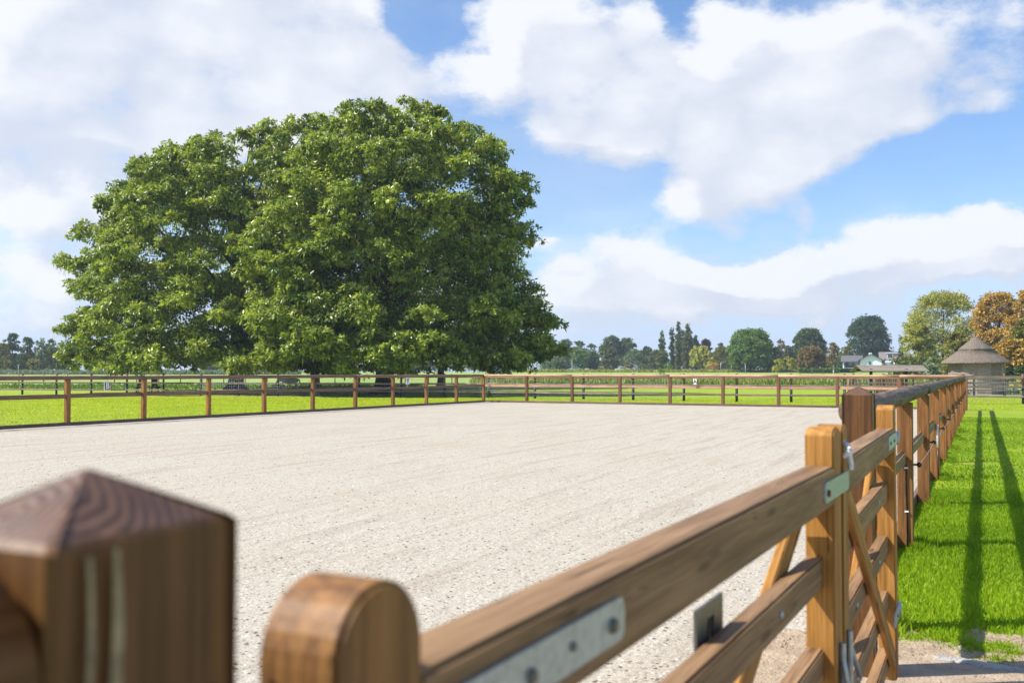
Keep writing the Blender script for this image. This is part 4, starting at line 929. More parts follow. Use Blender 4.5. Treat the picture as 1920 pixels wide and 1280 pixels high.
BG = [ # name, label, px, top, width, distance, colour, shape, extra
 ('deciduous_tree', 'pale olive tree at the far left picture edge beyond the field', 2, 645, 34, 205, 'olive', 'round', {}),
 ('deciduous_tree', 'tallest dark green tree of the far left wood', 22, 627, 34, 210, 'green', 'round', {}),
 ('deciduous_tree', 'green rounded tree just right of the tallest in the far left wood', 50, 634, 32, 208, 'green', 'round', {}),
 ('pine_tree', 'thin-topped airy tree in the far left wood', 76, 632, 22, 206, 'blue', 'round', dict(air=.5)),
 ('pine_tree', 'bluish airy tree beside the left tip of the big crown', 96, 637, 24, 206, 'blue', 'round', dict(air=.4)),
 ('bush', 'dark bluish bush low in the far left wood', 38, 664, 22, 200, 'dark', 'bush', dict(trunk=False)),
 ('bush', 'olive bush low in the far left wood beside the dark one', 62, 668, 26, 200, 'olive', 'bush', dict(trunk=False)),
 ('bush', 'yellowish bush low at the left picture edge', 8, 668, 26, 200, 'olive', 'bush', dict(trunk=False)),
 ('deciduous_tree', 'far green tree seen under the left of the big crown', 128, 655, 36, 215, 'green', 'round', {}),
 ('deciduous_tree', 'far tree behind the bench under the big crown', 175, 658, 40, 220, 'blue', 'round', {}),
 ('deciduous_tree', 'far tree glimpsed between the big trunks on the left', 400, 668, 60, 330, 'blue', 'round', {}),
 ('deciduous_tree', 'far bluish tree glimpsed between the two thick trunks', 500, 668, 60, 330, 'blue', 'round', {}),
 ('deciduous_tree', 'far bluish tree glimpsed under the middle of the big crown', 620, 670, 70, 330, 'blue', 'round', {}),
 ('deciduous_tree', 'far bluish tree behind the slim trunk', 780, 670, 60, 330, 'blue', 'round', {}),
 ('deciduous_tree', 'far bluish tree behind the right edge of the big crown', 900, 668, 60, 340, 'blue', 'round', {}),
 ('poplar', 'tall bluish tree touching the right tip of the big crown', 1033, 637, 34, 330, 'blue', 'round', dict(air=.3)),
 ('poplar', 'tall bluish tree second from the big crown', 1061, 637, 34, 335, 'blue', 'round', dict(air=.4)),
 ('poplar', 'tall bluish tree behind the lamp post in the far row', 1085, 641, 32, 330, 'blue', 'round', dict(air=.35)),
 ('poplar', 'thin bluish tree left of the widest one in the far row', 1110, 646, 26, 330, 'blue', 'round', dict(air=.5)),
 ('poplar', 'widest tallest bluish tree of the far row above the barn', 1145, 631, 44, 325, 'blue', 'round', dict(air=.2, dens=1.3)),
 ('poplar', 'tall bluish tree with a bare trunk right of the widest one', 1176, 636, 40, 325, 'blue', 'round', dict(air=.35, low=.3)),
 ('deciduous_tree', 'dark bluish tree left of the lone slim poplar', 1211, 651, 34, 320, 'dark', 'round', {}),
 ('deciduous_tree', 'dark olive tree at the foot of the lone slim poplar', 1229, 658, 28, 310, 'poplar', 'round', {}),
 ('deciduous_tree', 'bright green rounded tree in front of the far row', 1088, 657, 36, 290, 'bright', 'round', {}),
 ('deciduous_tree', 'green tree right of the bright rounded one in the far row', 1112, 662, 26, 292, 'green', 'round', {}),
 ('deciduous_tree', 'olive tree standing before the barn', 1143, 655, 36, 288, 'poplar', 'round', {}),
 ('deciduous_tree', 'small grey-green tree next to the big crown tip', 1046, 672, 30, 285, 'blue', 'round', {}),
 ('bush', 'brown bush at the right end of the barn', 1181, 677, 22, 285, 'brown', 'bush', dict(trunk=False)),
 ('bush', 'grey-green bush below the dark bluish trees', 1206, 679, 20, 285, 'blue', 'bush', dict(trunk=False)),
 ('poplar', 'lone slim poplar left of the poplar clump', 1241, 623, 15, 280, 'poplar', 'column', {}),
 ('poplar', 'narrow dark poplar on the left side of the clump', 1260, 617, 13, 285, 'dark', 'column', {}),
 ('poplar', 'tallest slim poplar of the clump', 1273, 604, 17, 278, 'poplar', 'column', {}),
 ('poplar', 'short dark poplar between the two tallest', 1281, 620, 11, 288, 'dark', 'column', {}),
 ('poplar', 'broad poplar on the right side of the clump', 1290, 608, 22, 276, 'poplar', 'column', {}),
 ('poplar', 'dark loose poplar at the right end of the clump', 1304, 631, 19, 290, 'dark', 'column', {}),
 ('deciduous_tree', 'olive low tree under the lone slim poplar', 1243, 657, 26, 270, 'poplar', 'round', {}),
 ('bush', 'round green bush at the foot of the poplar clump', 1256, 679, 20, 255, 'bright', 'bush', dict(trunk=False)),
 ('bush', 'leafy young bush at the field edge below the lone poplar', 1240, 687, 14, 140, 'bright', 'bush', dict(trunk=False)),
 ('copper_beech', 'dark purple-leaved tree behind the weeping willow', 1323, 637, 28, 300, 'purple', 'round', {}),
 ('weeping_willow', 'yellow-green weeping willow right of the poplars', 1317, 649, 48, 262, 'yellow', 'willow', {}),
 ('bush', 'orange-brown rounded bush beside the weeping willow', 1340, 678, 24, 250, 'orange', 'bush', dict(trunk=False)),
 ('deciduous_tree', 'yellowing tree between the willow and the big green tree', 1352, 651, 32, 265, 'olive', 'round', {}),
 ('deciduous_tree', 'dark green tree behind the yellowing one', 1351, 645, 26, 300, 'dark', 'round', {}),
 ('deciduous_tree', 'olive tree on the left flank of the big green tree', 1370, 655, 30, 245, 'poplar', 'round', {}),
 ('oak_tree', 'broad mid-green tree with dark trunk left of the yellow bushes', 1407, 621, 84, 235, 'bright', 'round', dict(dens=1.4)),
 ('deciduous_tree', 'green low tree on the right flank of the big green tree', 1445, 645, 34, 238, 'green', 'round', {}),
 ('deciduous_tree', 'tree with orange top behind the yellow bushes', 1464, 637, 26, 260, 'brown', 'round', {}),
 ('deciduous_tree', 'green tree behind the taller yellow bush', 1482, 650, 30, 262, 'green', 'round', {}),
 ('bush', 'bright yellow-green bush, shorter of the pair', 1459, 669, 22, 215, 'yellow', 'bush', dict(trunk=False)),
 ('bush', 'bright yellow-green bush, taller of the pair', 1481, 661, 22, 216, 'yellow', 'bush', dict(trunk=False)),
 ('oak_tree', 'dark green domed tree behind the brownish spreading tree', 1518, 618, 62, 285, 'green', 'round', {}),
 ('deciduous_tree', 'dark low tree at the left foot of the domed tree', 1496, 650, 34, 288, 'dark', 'round', {}),
 ('spreading_tree', 'brownish spreading tree with a pale trunk left of the birch', 1522, 652, 56, 212, 'brown', 'round', dict(tr_mat='birch', low=.25)),
 ('birch_tree', 'thin brownish birch with white trunk left of the white house', 1563, 644, 26, 205, 'brown', 'round', dict(tr_mat='birch', air=.3, low=.25)),
 ('deciduous_tree', 'olive tree between the birch and the round dark tree', 1588, 651, 30, 285, 'olive', 'round', {}),
 ('oak_tree', 'large round dark green tree rising behind the two houses', 1629, 596, 82, 300, 'dark', 'round', dict(dens=2.2, low=.05)),
 ('deciduous_tree', 'low dark tree between the houses', 1655, 650, 30, 296, 'dark', 'round', {}),
 ('conifer', 'dark pointed conifer against the left side of the olive tree', 1691, 628, 16, 215, 'dark', 'cone', {}),
 ('plane_tree', 'large yellow-olive tree rising left of the thatched hut', 1768, 553, 140, 150, 'plane', 'round', dict(dens=1.6, low=.05)),
 ('deciduous_tree', 'olive tree low in front of the large yellow-olive one', 1722, 610, 64, 138, 'plane', 'round', {}),
 ('deciduous_tree', 'green-yellow tree directly behind the hut roof', 1795, 625, 60, 118, 'olive', 'round', {}),
 ('bush', 'silvery willow bush left of the hut', 1748, 672, 40, 96, 'silver', 'bush', dict(trunk=False)),
 ('bush', 'dark yellowish bush touching the left hut wall', 1774, 676, 24, 90, 'olive', 'bush', dict(trunk=False)),
 ('chestnut_tree', 'orange autumn tree right of the hut roof', 1872, 553, 104, 112, 'orange', 'round', dict(air=.15)),
 ('chestnut_tree', 'orange autumn tree at the right picture edge', 1935, 545, 100, 105, 'orange', 'round', {}),
 ('deciduous_tree', 'yellow-green tree among the orange trees', 1925, 600, 60, 98, 'olive', 'round', {}),
 ('deciduous_tree', 'deep orange low tree right of the hut', 1897, 640, 66, 92, 'orange', 'round', {}),
 ('bush', 'dark bush right of the hut wall', 1905, 680, 50, 84, 'dark', 'bush', dict(trunk=False)),
 ('bush', 'yellow-green bush at the right picture edge beyond the fence', 1930, 690, 60, 76, 'yellow', 'bush', dict(trunk=False)),
 ('bush', 'low green nettles at the left foot of the hut', 1818, 731, 26, 63, 'bright', 'bush', dict(trunk=False, lsz=.09)),
 ('bush', 'low green nettles at the right foot of the hut', 1892, 729, 34, 62.5, 'bright', 'bush', dict(trunk=False, lsz=.09)),
 ('bush', 'small weed growing on the corner post of the old fence', 914, 728, 12, 54.2, 'dark', 'bush', dict(trunk=False, lsz=.08)),
]
for (nm, lb, px, top, w, Y, c, sh, ex) in BG:
    ex = dict(ex)
    if 'tr_mat' in ex: ex['tr_mat'] = M[ex['tr_mat']]
    bg_tree(nm, lb, px, top, w, Y, ML(c), sh, cat='bush' if nm == 'bush' else 'tree', group='bushes' if nm == 'bush' else 'trees beyond the fields', **ex)
def hedge(name, label, x0, x1, top, Y, mat, h=None, base=None):
    a, b = at(x0, 690, Y), at(x1, 690, Y); z0 = gz(Y); zt = at(x0, top, Y).z; n = int(2600); H = zt - z0
    x = a.x + (b.x - a.x) * rng.random(n); f = rng.random(n); s = rng.random(n)
    y = np.where(s < .5, Y - .6 + rng.normal(size=n) * .06, Y - .6 + 1.2 * rng.random(n)); z = np.where(s < .5, z0 + H * f, zt + rng.normal(size=n) * .06)
    P = np.stack([x, y, z], 1); A = rng.normal(size=(n, 3)); A /= np.linalg.norm(A, axis=1, keepdims=True)
    o = leaf_object(name, P, A, rng.normal(size=(n, 3)), .42, .3, .5 + rng.normal(size=n) * .25, mat); tag(o, label, 'hedge')
hedge('hedge', 'clipped green hedge before the white house', 1497, 1572, 692, 222, ML('bright'))
hedge('hedge', 'dark clipped hedge under the white house balcony', 1572, 1600, 693, 228, ML('dark'))
# rough grass, reeds and field edges
def rough(name, label, n, x0, x1, y0, y1, h0, h1, mat, wd):
    x = x0 + (x1 - x0) * rng.random(n); y = y0 + (y1 - y0) * rng.random(n)
    z = np.array([gz(v) for v in y]); cl = .5 + .5 * np.sin(x * .9 + y * .35) * np.cos(x * .37 - y * .8)
    P = np.stack([x, y, z], 1); A = rng.normal(size=(n, 3)) * .3; A[:, 2] = 1; A /= np.linalg.norm(A, axis=1, keepdims=True)
    h = (h0 + (h1 - h0) * rng.random(n)) * (.55 + .75 * cl)
    o = leaf_object(name, P, A, rng.normal(size=(n, 3)), h, wd, .45 + rng.normal(size=n) * .28 + (cl - .5) * .3, mat); tag(o, label, 'rough grass', kind='stuff')
rough('grass', 'band of rough yellowish grass and reeds along the ditch beyond the paddock', 26000, -4, 62, 96, 118, .35, .85, M['reed'], .16)
rough('undergrowth', 'green weeds growing along the ditch beyond the paddock', 7000, -2, 62, 92, 99, .15, .5, ML('bright'), .2)
rough('grass', 'pale long grass at the far edge of the meadow', 12000, 0, 110, 236, 246, .5, 1.0, M['reed'], .35)
rough('undergrowth', 'scattered weeds in the paddock left of the trees', 5000, -46, -8, 78, 92, .1, .45, ML('bright'), .16)
rough('grass', 'grass tufts edging the arena kickboard', 900, 0, 1, 0, 1, .01, .02, M['reed'], .01)
bpy.data.objects.remove(bpy.data.objects[[o.name for o in bpy.data.objects if o.get('label') == 'grass tufts edging the arena kickboard'][0]])
a, b = at(-30, 690, 195), at(560, 690, 195)
rough('crops', 'bluish green crop strip at the far side of the left field', 9000, a.x, b.x, 192, 198, .6, 1.1, ML('silver'), .4)
def understory(label, x0, x1, Y, h0, h1, n, mat):
    a, b = at(x0, 690, Y).x, at(x1, 690, Y).x; x = a + (b - a) * rng.random(n); y = Y + rng.normal(size=n) * 2.5
    hh = h0 + (h1 - h0) * (.5 + .28 * np.sin(x * .31 + Y) + .22 * np.sin(x * .83 + 1)); z = gz(Y) + hh * np.sqrt(rng.random(n))
    lump = .5 + .5 * np.sin(x * 1.3) * np.sin(z * 1.9); k = rng.random(n) < .35 + .65 * lump
    P = np.stack([x, y, z], 1)[k]; A = rng.normal(size=(len(P), 3)); A /= np.linalg.norm(A, axis=1, keepdims=True)
    Nn = rng.normal(size=(len(P), 3)); Nn[:, 2] += .8
    o = leaf_object('undergrowth', P, A, Nn, .6, .42, .4 + rng.normal(size=len(P)) * .3 + (lump[k] - .5) * .3, mat); tag(o, label, 'undergrowth', kind='stuff')
understory('dark bluish undergrowth below the far row of trees', 1015, 1330, 316, 3.0, 7.5, 26000, ML('blue'))
understory('dark undergrowth behind the willow and the broad green tree', 1300, 1500, 292, 3.0, 7.0, 16000, ML('dark'))
understory('green undergrowth behind the yellow bushes and the birch', 1440, 1700, 276, 2.0, 5.5, 18000, ML('green'))
understory('olive undergrowth below the far left wood', -60, 130, 214, 2.5, 5.5, 14000, ML('poplar'))
understory('bluish undergrowth seen far off under the big crowns', 380, 1020, 345, 3.0, 6.0, 18000, ML('blue'))
understory('olive thicket behind the hut and the silvery bush', 1690, 1990, 125, 1.5, 3.5, 14000, ML('poplar'))
# ================================================================== BUILDINGS
def box_mesh(name, x0, x1, y0, y1, z0, z1): 
    vs = [(x, y, z) for z in (z0, z1) for y in (y0, y1) for x in (x0, x1)]
    return pymesh(name, vs, [(0, 2, 3, 1), (4, 5, 7, 6), (0, 1, 5, 4), (2, 6, 7, 3), (0, 4, 6, 2), (1, 3, 7, 5)])
def hut():
    Y = 64; c = at(1830, 700, Y); X = c.x
    T = thing('thatched_hut', 'round weatherboarded hut with conical thatched roof', 'hut', (X, Y, 0))
    n = 12; r = 1.63; h = 2.10
    ang = [2 * math.pi * k / n + .12 for k in range(n)]
    for k in range(n):
        a0, a1 = ang[k], ang[(k + 1) % n]; p0 = Vector((X + r * math.cos(a0), Y + r * math.sin(a0), 0)); p1 = Vector((X + r * math.cos(a1), Y + r * math.sin(a1), 0))
        bm = bmesh.new(); d = (p1 - p0); o_ = Vector((d.y, -d.x, 0)).normalized()
        if o_.dot((p0 + p1) / 2 - Vector((X, Y, 0))) < 0: o_ = -o_
        nb = 13
        for j in range(nb):
            z0, z1 = h * j / nb, h * (j + 1) / nb - .006
            vs = [bm.verts.new(p + o_ * q + Vector((0, 0, z))) for (q, z) in ((.03, z0), (.004, z1), (-.03, z1), (-.03, z0)) for p in (p0, p1)]
            for f in ((0, 1, 3, 2), (2, 3, 5, 4), (4, 5, 7, 6), (6, 7, 1, 0), (0, 2, 4, 6), (1, 7, 5, 3)): bm.faces.new([vs[i] for i in f])
        mid = (a0 + a1) / 2
        link('wall_panel', bm_mesh('wall_panel', bm), M['greyplank'], T)
    # thatch: rows of straw with a thicker cap
    bm = bmesh.new(); seg = 48
    prof_ = [(0.0, 3.74), (.10, 3.66), (.55, 3.28), (.98, 2.93), (1.04, 2.86), (1.0, 2.84), (1.5, 2.45), (2.02, 2.06), (2.08, 1.98), (2.0, 1.94), (1.5, 2.02), (0, 2.1)]
    rings = []
    for (rr, z) in prof_:
        if rr == 0: rings.append([bm.verts.new((X, Y, z))]); continue
        rings.append([bm.verts.new((X + rr * math.cos(2 * math.pi * k / seg) * (1 + random.uniform(-.012, .012)), Y + rr * math.sin(2 * math.pi * k / seg) * (1 + random.uniform(-.012, .012)), z + random.uniform(-.018, .018))) for k in range(seg)])
    for i in range(len(rings) - 1):
        A_, B_ = rings[i], rings[i + 1]
        for k in range(seg):
            if len(A_) == 1: bm.faces.new((A_[0], B_[k], B_[(k + 1) % seg]))
            elif len(B_) == 1: bm.faces.new((A_[k], B_[0], A_[(k + 1) % seg]))
            else: bm.faces.new((A_[k], B_[k], B_[(k + 1) % seg], A_[(k + 1) % seg]))
    roof = link('roof', bm_mesh('roof', bm, True), M['straw'], T)
    segs = [((X, Y, 3.70), (X, Y, 3.86), .05, .02)]; link('finial', branch_mesh('finial', segs), M['darkwood'], T)
def strawmat():
    m, N, b = material('straw_thatch'); v = N.new('ShaderNodeTexCoord').outputs['Object']
    g = N.noise(N.scale(v, (16, 16, 2.2)), 1.5, 5, .75); g2 = N.noise(v, 3, 4, .6)
    col = N.mix(N.ramp(g, .35, .65), (.07, .052, .04), (.27, .215, .165)); col = N.mix(N.m('MULTIPLY', N.ramp(g2, .5, .7), .5), col, (.22, .19, .17))
    N.l.new(col, b.inputs['Base Color']); b.inputs['Roughness'].default_value = .95; N.l.new(N.bump(g, 1.0, .05), b.inputs['Normal']); return m
M['straw'] = strawmat()
hut()
def shelter():
    Y = 66; a, b = at(1605, 690, Y), at(1729, 690, Y)
    T = thing('feed_shelter', 'low open timber shelter with weathered plank roof behind the arena corner', 'shelter', ((a.x + b.x) / 2, Y, 0))
    zt, zb = at(1650, 685, Y).z, at(1650, 695.5, Y).z
    for s in (-1, 1):
        for k in range(4):
            f0, f1 = k / 4, (k + 1) / 4 + .03
            y0 = Y + s * 1.15 * f0; y1 = Y + s * 1.15 * f1; z0 = zt - (zt - zb) * f0 + (4 - k) * .004; z1 = zt - (zt - zb) * f1 + (4 - k) * .004
            p = Vector((a.x, (y0 + y1) / 2, (z0 + z1) / 2)); q = Vector((b.x, p.y, p.z)); upv = Vector((0, (z0 - z1) * s, abs(y1 - y0))).normalized()
            link('roof_plank', bar_mesh((q - p).length, math.hypot(y1 - y0, z1 - z0), .025, .004, 1, 'roof_plank'), M['roofplank'], T, frame(q - p, upv, p))
    for x in (1633, 1699):
        for yy in (-.8, .8):
            p = at(x, 690, Y + yy); tube('post', (p.x, Y + yy, 0), (p.x, Y + yy, zb + .15), .10, M['darkwood'], T, n=10)
    bar('beam', (a.x + .3, Y - .8, zb + .06), (b.x - .3, Y - .8, zb + .06), .08, .12, M['darkwood'], T)
    bar('beam', (a.x + .3, Y + .8, zb + .06), (b.x - .3, Y + .8, zb + .06), .08, .12, M['darkwood'], T)
    T2_ = thing('stockade', 'row of short upright round stakes beneath the low timber shelter', 'palisade', (a.x, Y + 1.2, 0))
    for i, x in enumerate([1591, 1596.5, 1602, 1607.5] + [1640 + 4.1 * k for k in range(12)]):
        p = at(x, 700, Y - 1.3); tube('stake', (p.x, Y - 1.3, -.05), (p.x, Y - 1.3, 1.05 + random.uniform(-.03, .03)), .075 if i < 4 else .065, M['rail'] if i < 4 else M['brownpost'], T2_, n=10)
shelter()
def pitched(parent, name, x0, x1, y0, y1, ze, zr, mat, axis='x', ov=.4, th=.18):
    """pitched roof; ridge along axis"""
    if axis == 'x': ym = (y0 + y1) / 2; A = [(x0 - ov, y0 - ov, ze), (x1 + ov, y0 - ov, ze), (x1 + ov, ym, zr), (x0 - ov, ym, zr), (x0 - ov, y1 + ov, ze), (x1 + ov, y1 + ov, ze)]; fs = [(0, 1, 2, 3), (3, 2, 5, 4)]
    else: xm = (x0 + x1) / 2; A = [(x0 - ov, y0 - ov, ze), (x0 - ov, y1 + ov, ze), (xm, y1 + ov, zr), (xm, y0 - ov, zr), (x1 + ov, y0 - ov, ze), (x1 + ov, y1 + ov, ze)]; fs = [(0, 1, 2, 3), (3, 2, 5, 4)]
    vs = A + [(x, y, z - th) for x, y, z in A]; fs = fs + [tuple(i + 6 for i in f[::-1]) for f in fs]
    if axis == 'x': rim = [0, 1, 2, 5, 4, 3]
    else: rim = [0, 1, 2, 5, 4, 3]
    for i in range(6): a_, b_ = rim[i], rim[(i + 1) % 6]; fs.append((a_, b_, b_ + 6, a_ + 6))
    me = pymesh(name, vs, fs); bm = bmesh.new(); bm.from_mesh(me); bmesh.ops.recalc_face_normals(bm, faces=bm.faces); bm.to_mesh(me); bm.free()
    return link(name, me, mat, parent)
def window(parent, x0, x1, z0, z1, y, mat='glass'):
    f = link('window', box_mesh('window', x0, x1, y - .10, y + .05, z0, z1), M['white'], parent)
    t = min(.12, (x1 - x0) * .12); n = max(1, round((x1 - x0) / 1.4)); w = (x1 - x0 - t) / n
    for k in range(n): link('pane', box_mesh('pane', x0 + t + w * k, x0 + w * (k + 1), y - .13, y - .101, z0 + t, z1 - t), M[mat], f)
    return f
def house_white():
    Y = 262; zz = gz(Y); X = lambda x: at(x, 690, Y).x; Zh = lambda y: at(1600, y, Y).z
    T = thing('house', 'white bungalow with dark slate roof and balcony below the round dark tree', 'house', (X(1615), Y, zz), 'houses across the field')
    ze, zr = Zh(677), Zh(665.5)
    # left wing with a recessed balcony
    link('wall', box_mesh('wall', X(1584), X(1613), Y + 2.2, Y + 8, zz - .2, ze), M['housewhite'], T)
    link('wall', box_mesh('wall', X(1582), X(1584.5), Y, Y + 8, zz - .2, ze), M['housewhite'], T)
    link('balcony', box_mesh('balcony', X(1584.5), X(1613), Y + .2, Y + 2.2, zz - .2, Zh(689)), M['housewhite'], T)
    link('balcony_railing', box_mesh('balcony_railing', X(1584.5), X(1606), Y + .1, Y + .19, Zh(689) + .02, Zh(684.5)), M['barn'], T)
    window(T, X(1586), X(1592), Zh(689), Zh(678.5), Y + 2.1); window(T, X(1598), X(1604), Zh(689), Zh(678.5), Y + 2.1)
    pitched(T, 'roof', X(1582), X(1614), Y, Y + 9, ze, zr, M['roof'], 'x', .5)
    # gabled wing
    x0, x1 = X(1613.5), X(1651); xm = (x0 + x1) / 2; y0, y1 = Y - 1.5, Y + 9
    vs = [(x0, y0, zz - .2), (x1, y0, zz - .2), (x1, y0, Zh(675)), (xm, y0, Zh(665)), (x0, y0, Zh(675)), (x0, y1, zz - .2), (x1, y1, zz - .2), (x1, y1, Zh(675)), (xm, y1, Zh(665)), (x0, y1, Zh(675))]
    link('gable_wall', pymesh('gable_wall', vs, [(0, 1, 2, 3, 4), (9, 8, 7, 6, 5), (0, 4, 9, 5), (1, 6, 7, 2), (4, 3, 8, 9), (3, 2, 7, 8)]), M['housewhite'], T)
    rf = pitched(T, 'roof', x0, x1, y0, y1, Zh(675.5) + .05, Zh(664) + .1, M['roof'], 'y', .6)
    window(T, X(1627), X(1633.5), Zh(684), Zh(677), y0)
    link('chimney', box_mesh('chimney', X(1628), X(1634), Y + 3, Y + 3.8, Zh(668), Zh(661)), M['housewhite'], rf); T.rotation_euler.z = R(-20)
def house_brick():
    Y = 268; zz = gz(Y); X = lambda x: at(x, 690, Y).x; Zh = lambda y: at(1675, y, Y).z
    T = thing('house', 'brick house with grey tiled roof and white dormer right of the white bungalow', 'house', (X(1678), Y, zz), 'houses across the field')
    link('wall', box_mesh('wall', X(1654), X(1704), Y, Y + 9, zz - .2, Zh(675)), M['brick'], T)
    rf = pitched(T, 'roof', X(1654), X(1704), Y, Y + 9, Zh(675), Zh(659), M['roof2'], 'x', .5)
    d = link('dormer', box_mesh('dormer', X(1664.5), X(1684), Y + .8, Y + 4, Zh(672), Zh(662)), M['brick'], rf)
    link('dormer_roof', box_mesh('dormer_roof', X(1663), X(1687), Y + .5, Y + 4.3, Zh(662), Zh(661)), M['housewhite'], rf)
    window(rf, X(1665), X(1675), Zh(671), Zh(662.5), Y + .75)
    link('bay', box_mesh('bay', X(1660), X(1687), Y - .5, Y, zz - .2, Zh(675.5)), M['housewhite'], T)
    window(T, X(1661.5), X(1671), Zh(685.5), Zh(678), Y - .55, 'pane'); window(T, X(1677), X(1680), Zh(685.5), Zh(678), Y - .55)
    window(T, X(1681), X(1685), Zh(685.5), Zh(678), Y - .55, 'pane'); T.rotation_euler.z = R(-18)
house_white(); house_brick()
def barn():
    Y = 312; zz = gz(Y); X = lambda x: at(x, 690, Y).x; Zh = lambda y: at(1130, y, Y).z
    T = thing('barn', 'long low dark barn under the far row of trees', 'barn', (X(1130), Y, zz))
    link('wall', box_mesh('wall', X(1062), X(1120), Y, Y + 8, zz - .2, Zh(686)), M['barn'], T); pitched(T, 'roof', X(1062), X(1120), Y, Y + 8, Zh(686), Zh(682), M['roof'], 'x', .5)
    link('wall', box_mesh('wall', X(1120), X(1165), Y - 2, Y + 8, zz - .2, Zh(688)), M['barn'], T); pitched(T, 'roof', X(1119), X(1165), Y - 2, Y + 8, Zh(688.5), Zh(681), M['roof2'], 'x', .4)
    link('door', box_mesh('door', X(1102), X(1112), Y - .15, Y - .02, zz, Zh(688)), M['pane'], T)
    link('window', box_mesh('window', X(1151), X(1156), Y - 2.6, Y - 2.05, Zh(686.5), Zh(683.5)), M['white'], T)
barn()
def car(label, px, Y, mat):
    z = gz(Y); x = at(px, 690, Y).x; T = thing('parked_car', label, 'car', (x, Y, z), 'cars parked by the barn')
    prof_ = [(-2.1, .35), (-2.15, .75), (-1.9, .95), (-1.2, 1.02), (-.7, 1.42), (.6, 1.46), (1.3, 1.05), (2.0, .92), (2.15, .6), (2.1, .35)]
    bm = bmesh.new(); f0 = [bm.verts.new((x + a_, Y - .85, z + b_)) for a_, b_ in prof_]; f1 = [bm.verts.new((x + a_, Y + .85, z + b_)) for a_, b_ in prof_]
    bm.faces.new(f0); bm.faces.new(f1[::-1])
    for k in range(len(prof_)): bm.faces.new((f0[k], f0[(k + 1) % len(prof_)], f1[(k + 1) % len(prof_)], f1[k]))
    bmesh.ops.bevel(bm, geom=bm.edges[:], offset=.06, segments=2, affect='EDGES'); link('body', bm_mesh('body', bm), mat, T)
    vs = [(x - 1.0, Y - .87, z + 1.03), (x + 1.15, Y - .87, z + 1.03), (x + .55, Y - .86, z + 1.36), (x - .65, Y - .86, z + 1.36)]
    link('side_window', pymesh('side_window', vs + [(a_, b_ + .02, c_) for a_, b_, c_ in vs], [(0, 1, 2, 3), (7, 6, 5, 4), (0, 4, 5, 1), (1, 5, 6, 2), (2, 6, 7, 3), (3, 7, 4, 0)]), M['glass'], T)
    for wx in (-1.3, 1.35):
        for wy in (-.86, .68): tube('wheel', (x + wx, Y + wy, z + .32), (x + wx, Y + wy + .18, z + .32), .32, M['black'], T, n=16)
car('pale blue parked car in front of the barn, left of the white box', 1078, 282, M['carblue'])
car('white parked car at the right end of the barn', 1167, 282, M['carwhite'])
T = thing('trailer', 'small white box trailer in front of the barn', 'trailer', (at(1101, 690, 284).x, 284, 1.5))
xx = at(1101, 690, 284).x; link('box', box_mesh('box', xx - .45, xx + .45, 283, 285, 1.75, 2.55), M['white'], T)
for s in (-.5, .5): tube('wheel', (xx + s - .06, 284, 1.72), (xx + s + .06, 284, 1.72), .25, M['black'], T, n=12)
def lamp(label, px, top, Y, arm):
    z = gz(Y); x = at(px, 690, Y).x; zt = at(px, top, Y).z; T = thing('street_lamp', label, 'street lamp', (x, Y, z), 'street lamps along the far road')
    tube('pole', (x, Y, z), (x, Y, zt), .09, M['lamp'], T, r1=.06, n=8)
    if arm: tube('arm', (x, Y, zt), (x + .9, Y, zt + .12), .05, M['lamp'], T, n=8)
    link('lamp_head', box_mesh('lamp_head', x + (.7 if arm else -.2), x + (1.3 if arm else .2), Y - .12, Y + .12, zt + .06, zt + .2), M['lamp'], T)
lamp('grey street lamp before the far row of trees', 1072.5, 677, 270, False)
lamp('grey street lamp with arm left of the broad mid-green tree', 1351.5, 680, 240, True)
lamp('plain grey lamp pole just right of the armed street lamp', 1371.5, 683, 238, False)
lamp('grey lamp pole in front of the broad mid-green tree', 1397.5, 683, 215, False)
lamp('tiny grey street lamp before the far left wood', 34.5, 685, 190, False)
# ================================================================== UNDER THE TREES
def picnic():
    Y = 66; z = 0; a, b = at(256, 710, Y).x, at(298, 710, Y).x
    T = thing('picnic_table', 'pale plank picnic table under the left of the big crown', 'table', ((a + b) / 2, Y, 0))
    for k in range(4): bar('tabletop_plank', (a, Y - .3 + .2 * k, .74), (b, Y - .3 + .2 * k, .74), .18, .04, M['greyplank'], T)
    for s in (-.75, .75): bar('seat', (a, Y + s, .45), (b, Y + s, .45), .24, .04, M['greyplank'], T)
    for x in (a + .25, b - .25):
        bar('leg', (x, Y - .75, .0), (x, Y - .2, .72), .07, .09, M['darkwood'], T); bar('leg', (x, Y + .75, .0), (x, Y + .2, .72), .07, .09, M['darkwood'], T)
        bar('brace', (x + .08, Y - .8, .41), (x + .08, Y + .8, .41), .05, .08, M['darkwood'], T)
    for i, x in enumerate((263.5, 287.5)):
        xc = at(x, 710, Y + 1.4).x; y = Y + 1.4
        C_ = thing('garden_chair', ['dark garden chair behind the left end of the picnic table', 'dark garden chair behind the right end of the picnic table'][i], 'chair', (xc, y, 0), 'garden chairs')
        bar('seat', (xc - .22, y, .45), (xc + .22, y, .45), .42, .04, M['black'], C_); bar('backrest', (xc - .22, y + .22, .78), (xc + .22, y + .22, .78), .03, .52, M['black'], C_)
        for sx in (-.2, .2):
            for sy in (-.18, .2): bar('leg', (xc + sx, y + sy, 0), (xc + sx, y + sy, .43), .04, .04, M['black'], C_, up=Vector((0, 1, 0)))
picnic()
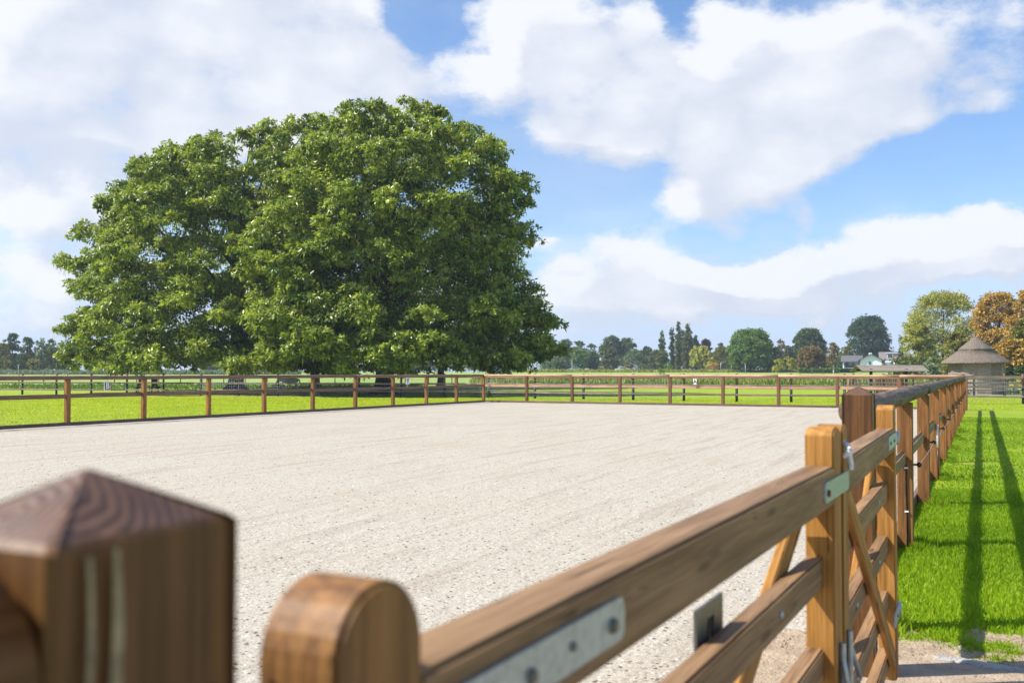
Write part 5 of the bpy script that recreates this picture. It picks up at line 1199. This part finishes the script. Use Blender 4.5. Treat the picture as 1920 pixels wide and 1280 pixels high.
def pony():
    Y = 70; xr = at(562, 700, Y).x; L = 1.5; x0 = xr - L
    T = thing('pony', 'small white pony grazing behind hanging leaves between the thick trunks', 'pony', (x0 + .7, Y, 0))
    J = {}; bm = bmesh.new(); rad = []
    def v(x, y, z, r): rad.append(r); return bm.verts.new((x0 + x, Y + y, z))
    pel = v(1.25, 0, .92, .24); bel = v(.85, 0, .88, .25); che = v(.42, 0, .88, .25); wit = v(.25, 0, .98, .18)
    n1 = v(.02, 0, .82, .13); n2 = v(-.18, 0, .56, .10); hd = v(-.30, 0, .34, .09); mz = v(-.36, 0, .16, .055)
    for a_, b_ in ((pel, bel), (bel, che), (che, wit), (wit, n1), (n1, n2), (n2, hd), (hd, mz)): bm.edges.new((a_, b_))
    tl = [v(1.47, 0, .9, .05), v(1.52, 0, .6, .045), v(1.52, 0, .38, .03)]; bm.edges.new((pel, tl[0])); bm.edges.new((tl[0], tl[1])); bm.edges.new((tl[1], tl[2]))
    for s in (-1, 1):
        c = [v(1.22, s * .13, .68, .12), v(1.36, s * .14, .42, .055), v(1.33, s * .14, .12, .038), v(1.30, s * .14, .02, .045)]; bm.edges.new((pel, c[0]))
        for i in range(3): bm.edges.new((c[i], c[i + 1]))
        c = [v(.36, s * .13, .62, .09), v(.35, s * .13, .36, .048), v(.34, s * .13, .10, .036), v(.32, s * .13, .02, .045)]; bm.edges.new((che, c[0]))
        for i in range(3): bm.edges.new((c[i], c[i + 1]))
    for s in (-1, 1): e = v(-.20, s * .07, .50, .02); e2 = v(-.17, s * .09, .60, .012); bm.edges.new((hd, e)) ; bm.edges.new((e, e2))
    me = bpy.data.meshes.new('body'); bm.to_mesh(me); bm.free()
    o = link('body', me, M['pony'], T, Matrix.Identity(4)); mo = o.modifiers.new('skin', 'SKIN'); 
    for i, r_ in enumerate(rad): me.skin_vertices[0].data[i].radius = (r_, r_)
    me.skin_vertices[0].data[0].use_root = True
    o.modifiers.new('sub', 'SUBSURF').levels = 1; o.modifiers['sub'].render_levels = 2
try: pony()
except Exception as e: print('PONY', e)

# ================================================================== AIR
def haze():
    me = box_mesh('haze', -420, 420, -30, 700, -1.2, 40)
    m = bpy.data.materials.new('haze'); m.use_nodes = True; N = NT(m.node_tree); N.n.clear()
    out = N.new('ShaderNodeOutputMaterial'); v = N.new('ShaderNodeVolumePrincipled'); N.l.new(v.outputs[0], out.inputs[1])
    v.inputs['Color'].default_value = (.76, .87, 1.0, 1); v.inputs['Density'].default_value = .00036; v.inputs['Anisotropy'].default_value = .2
    o = link('haze', me, m); tag(o, kind='stuff', label='thin pale air over the far fields', cat='haze'); o.display_type = 'WIRE'
haze()
scene.cycles.volume_bounces = 0
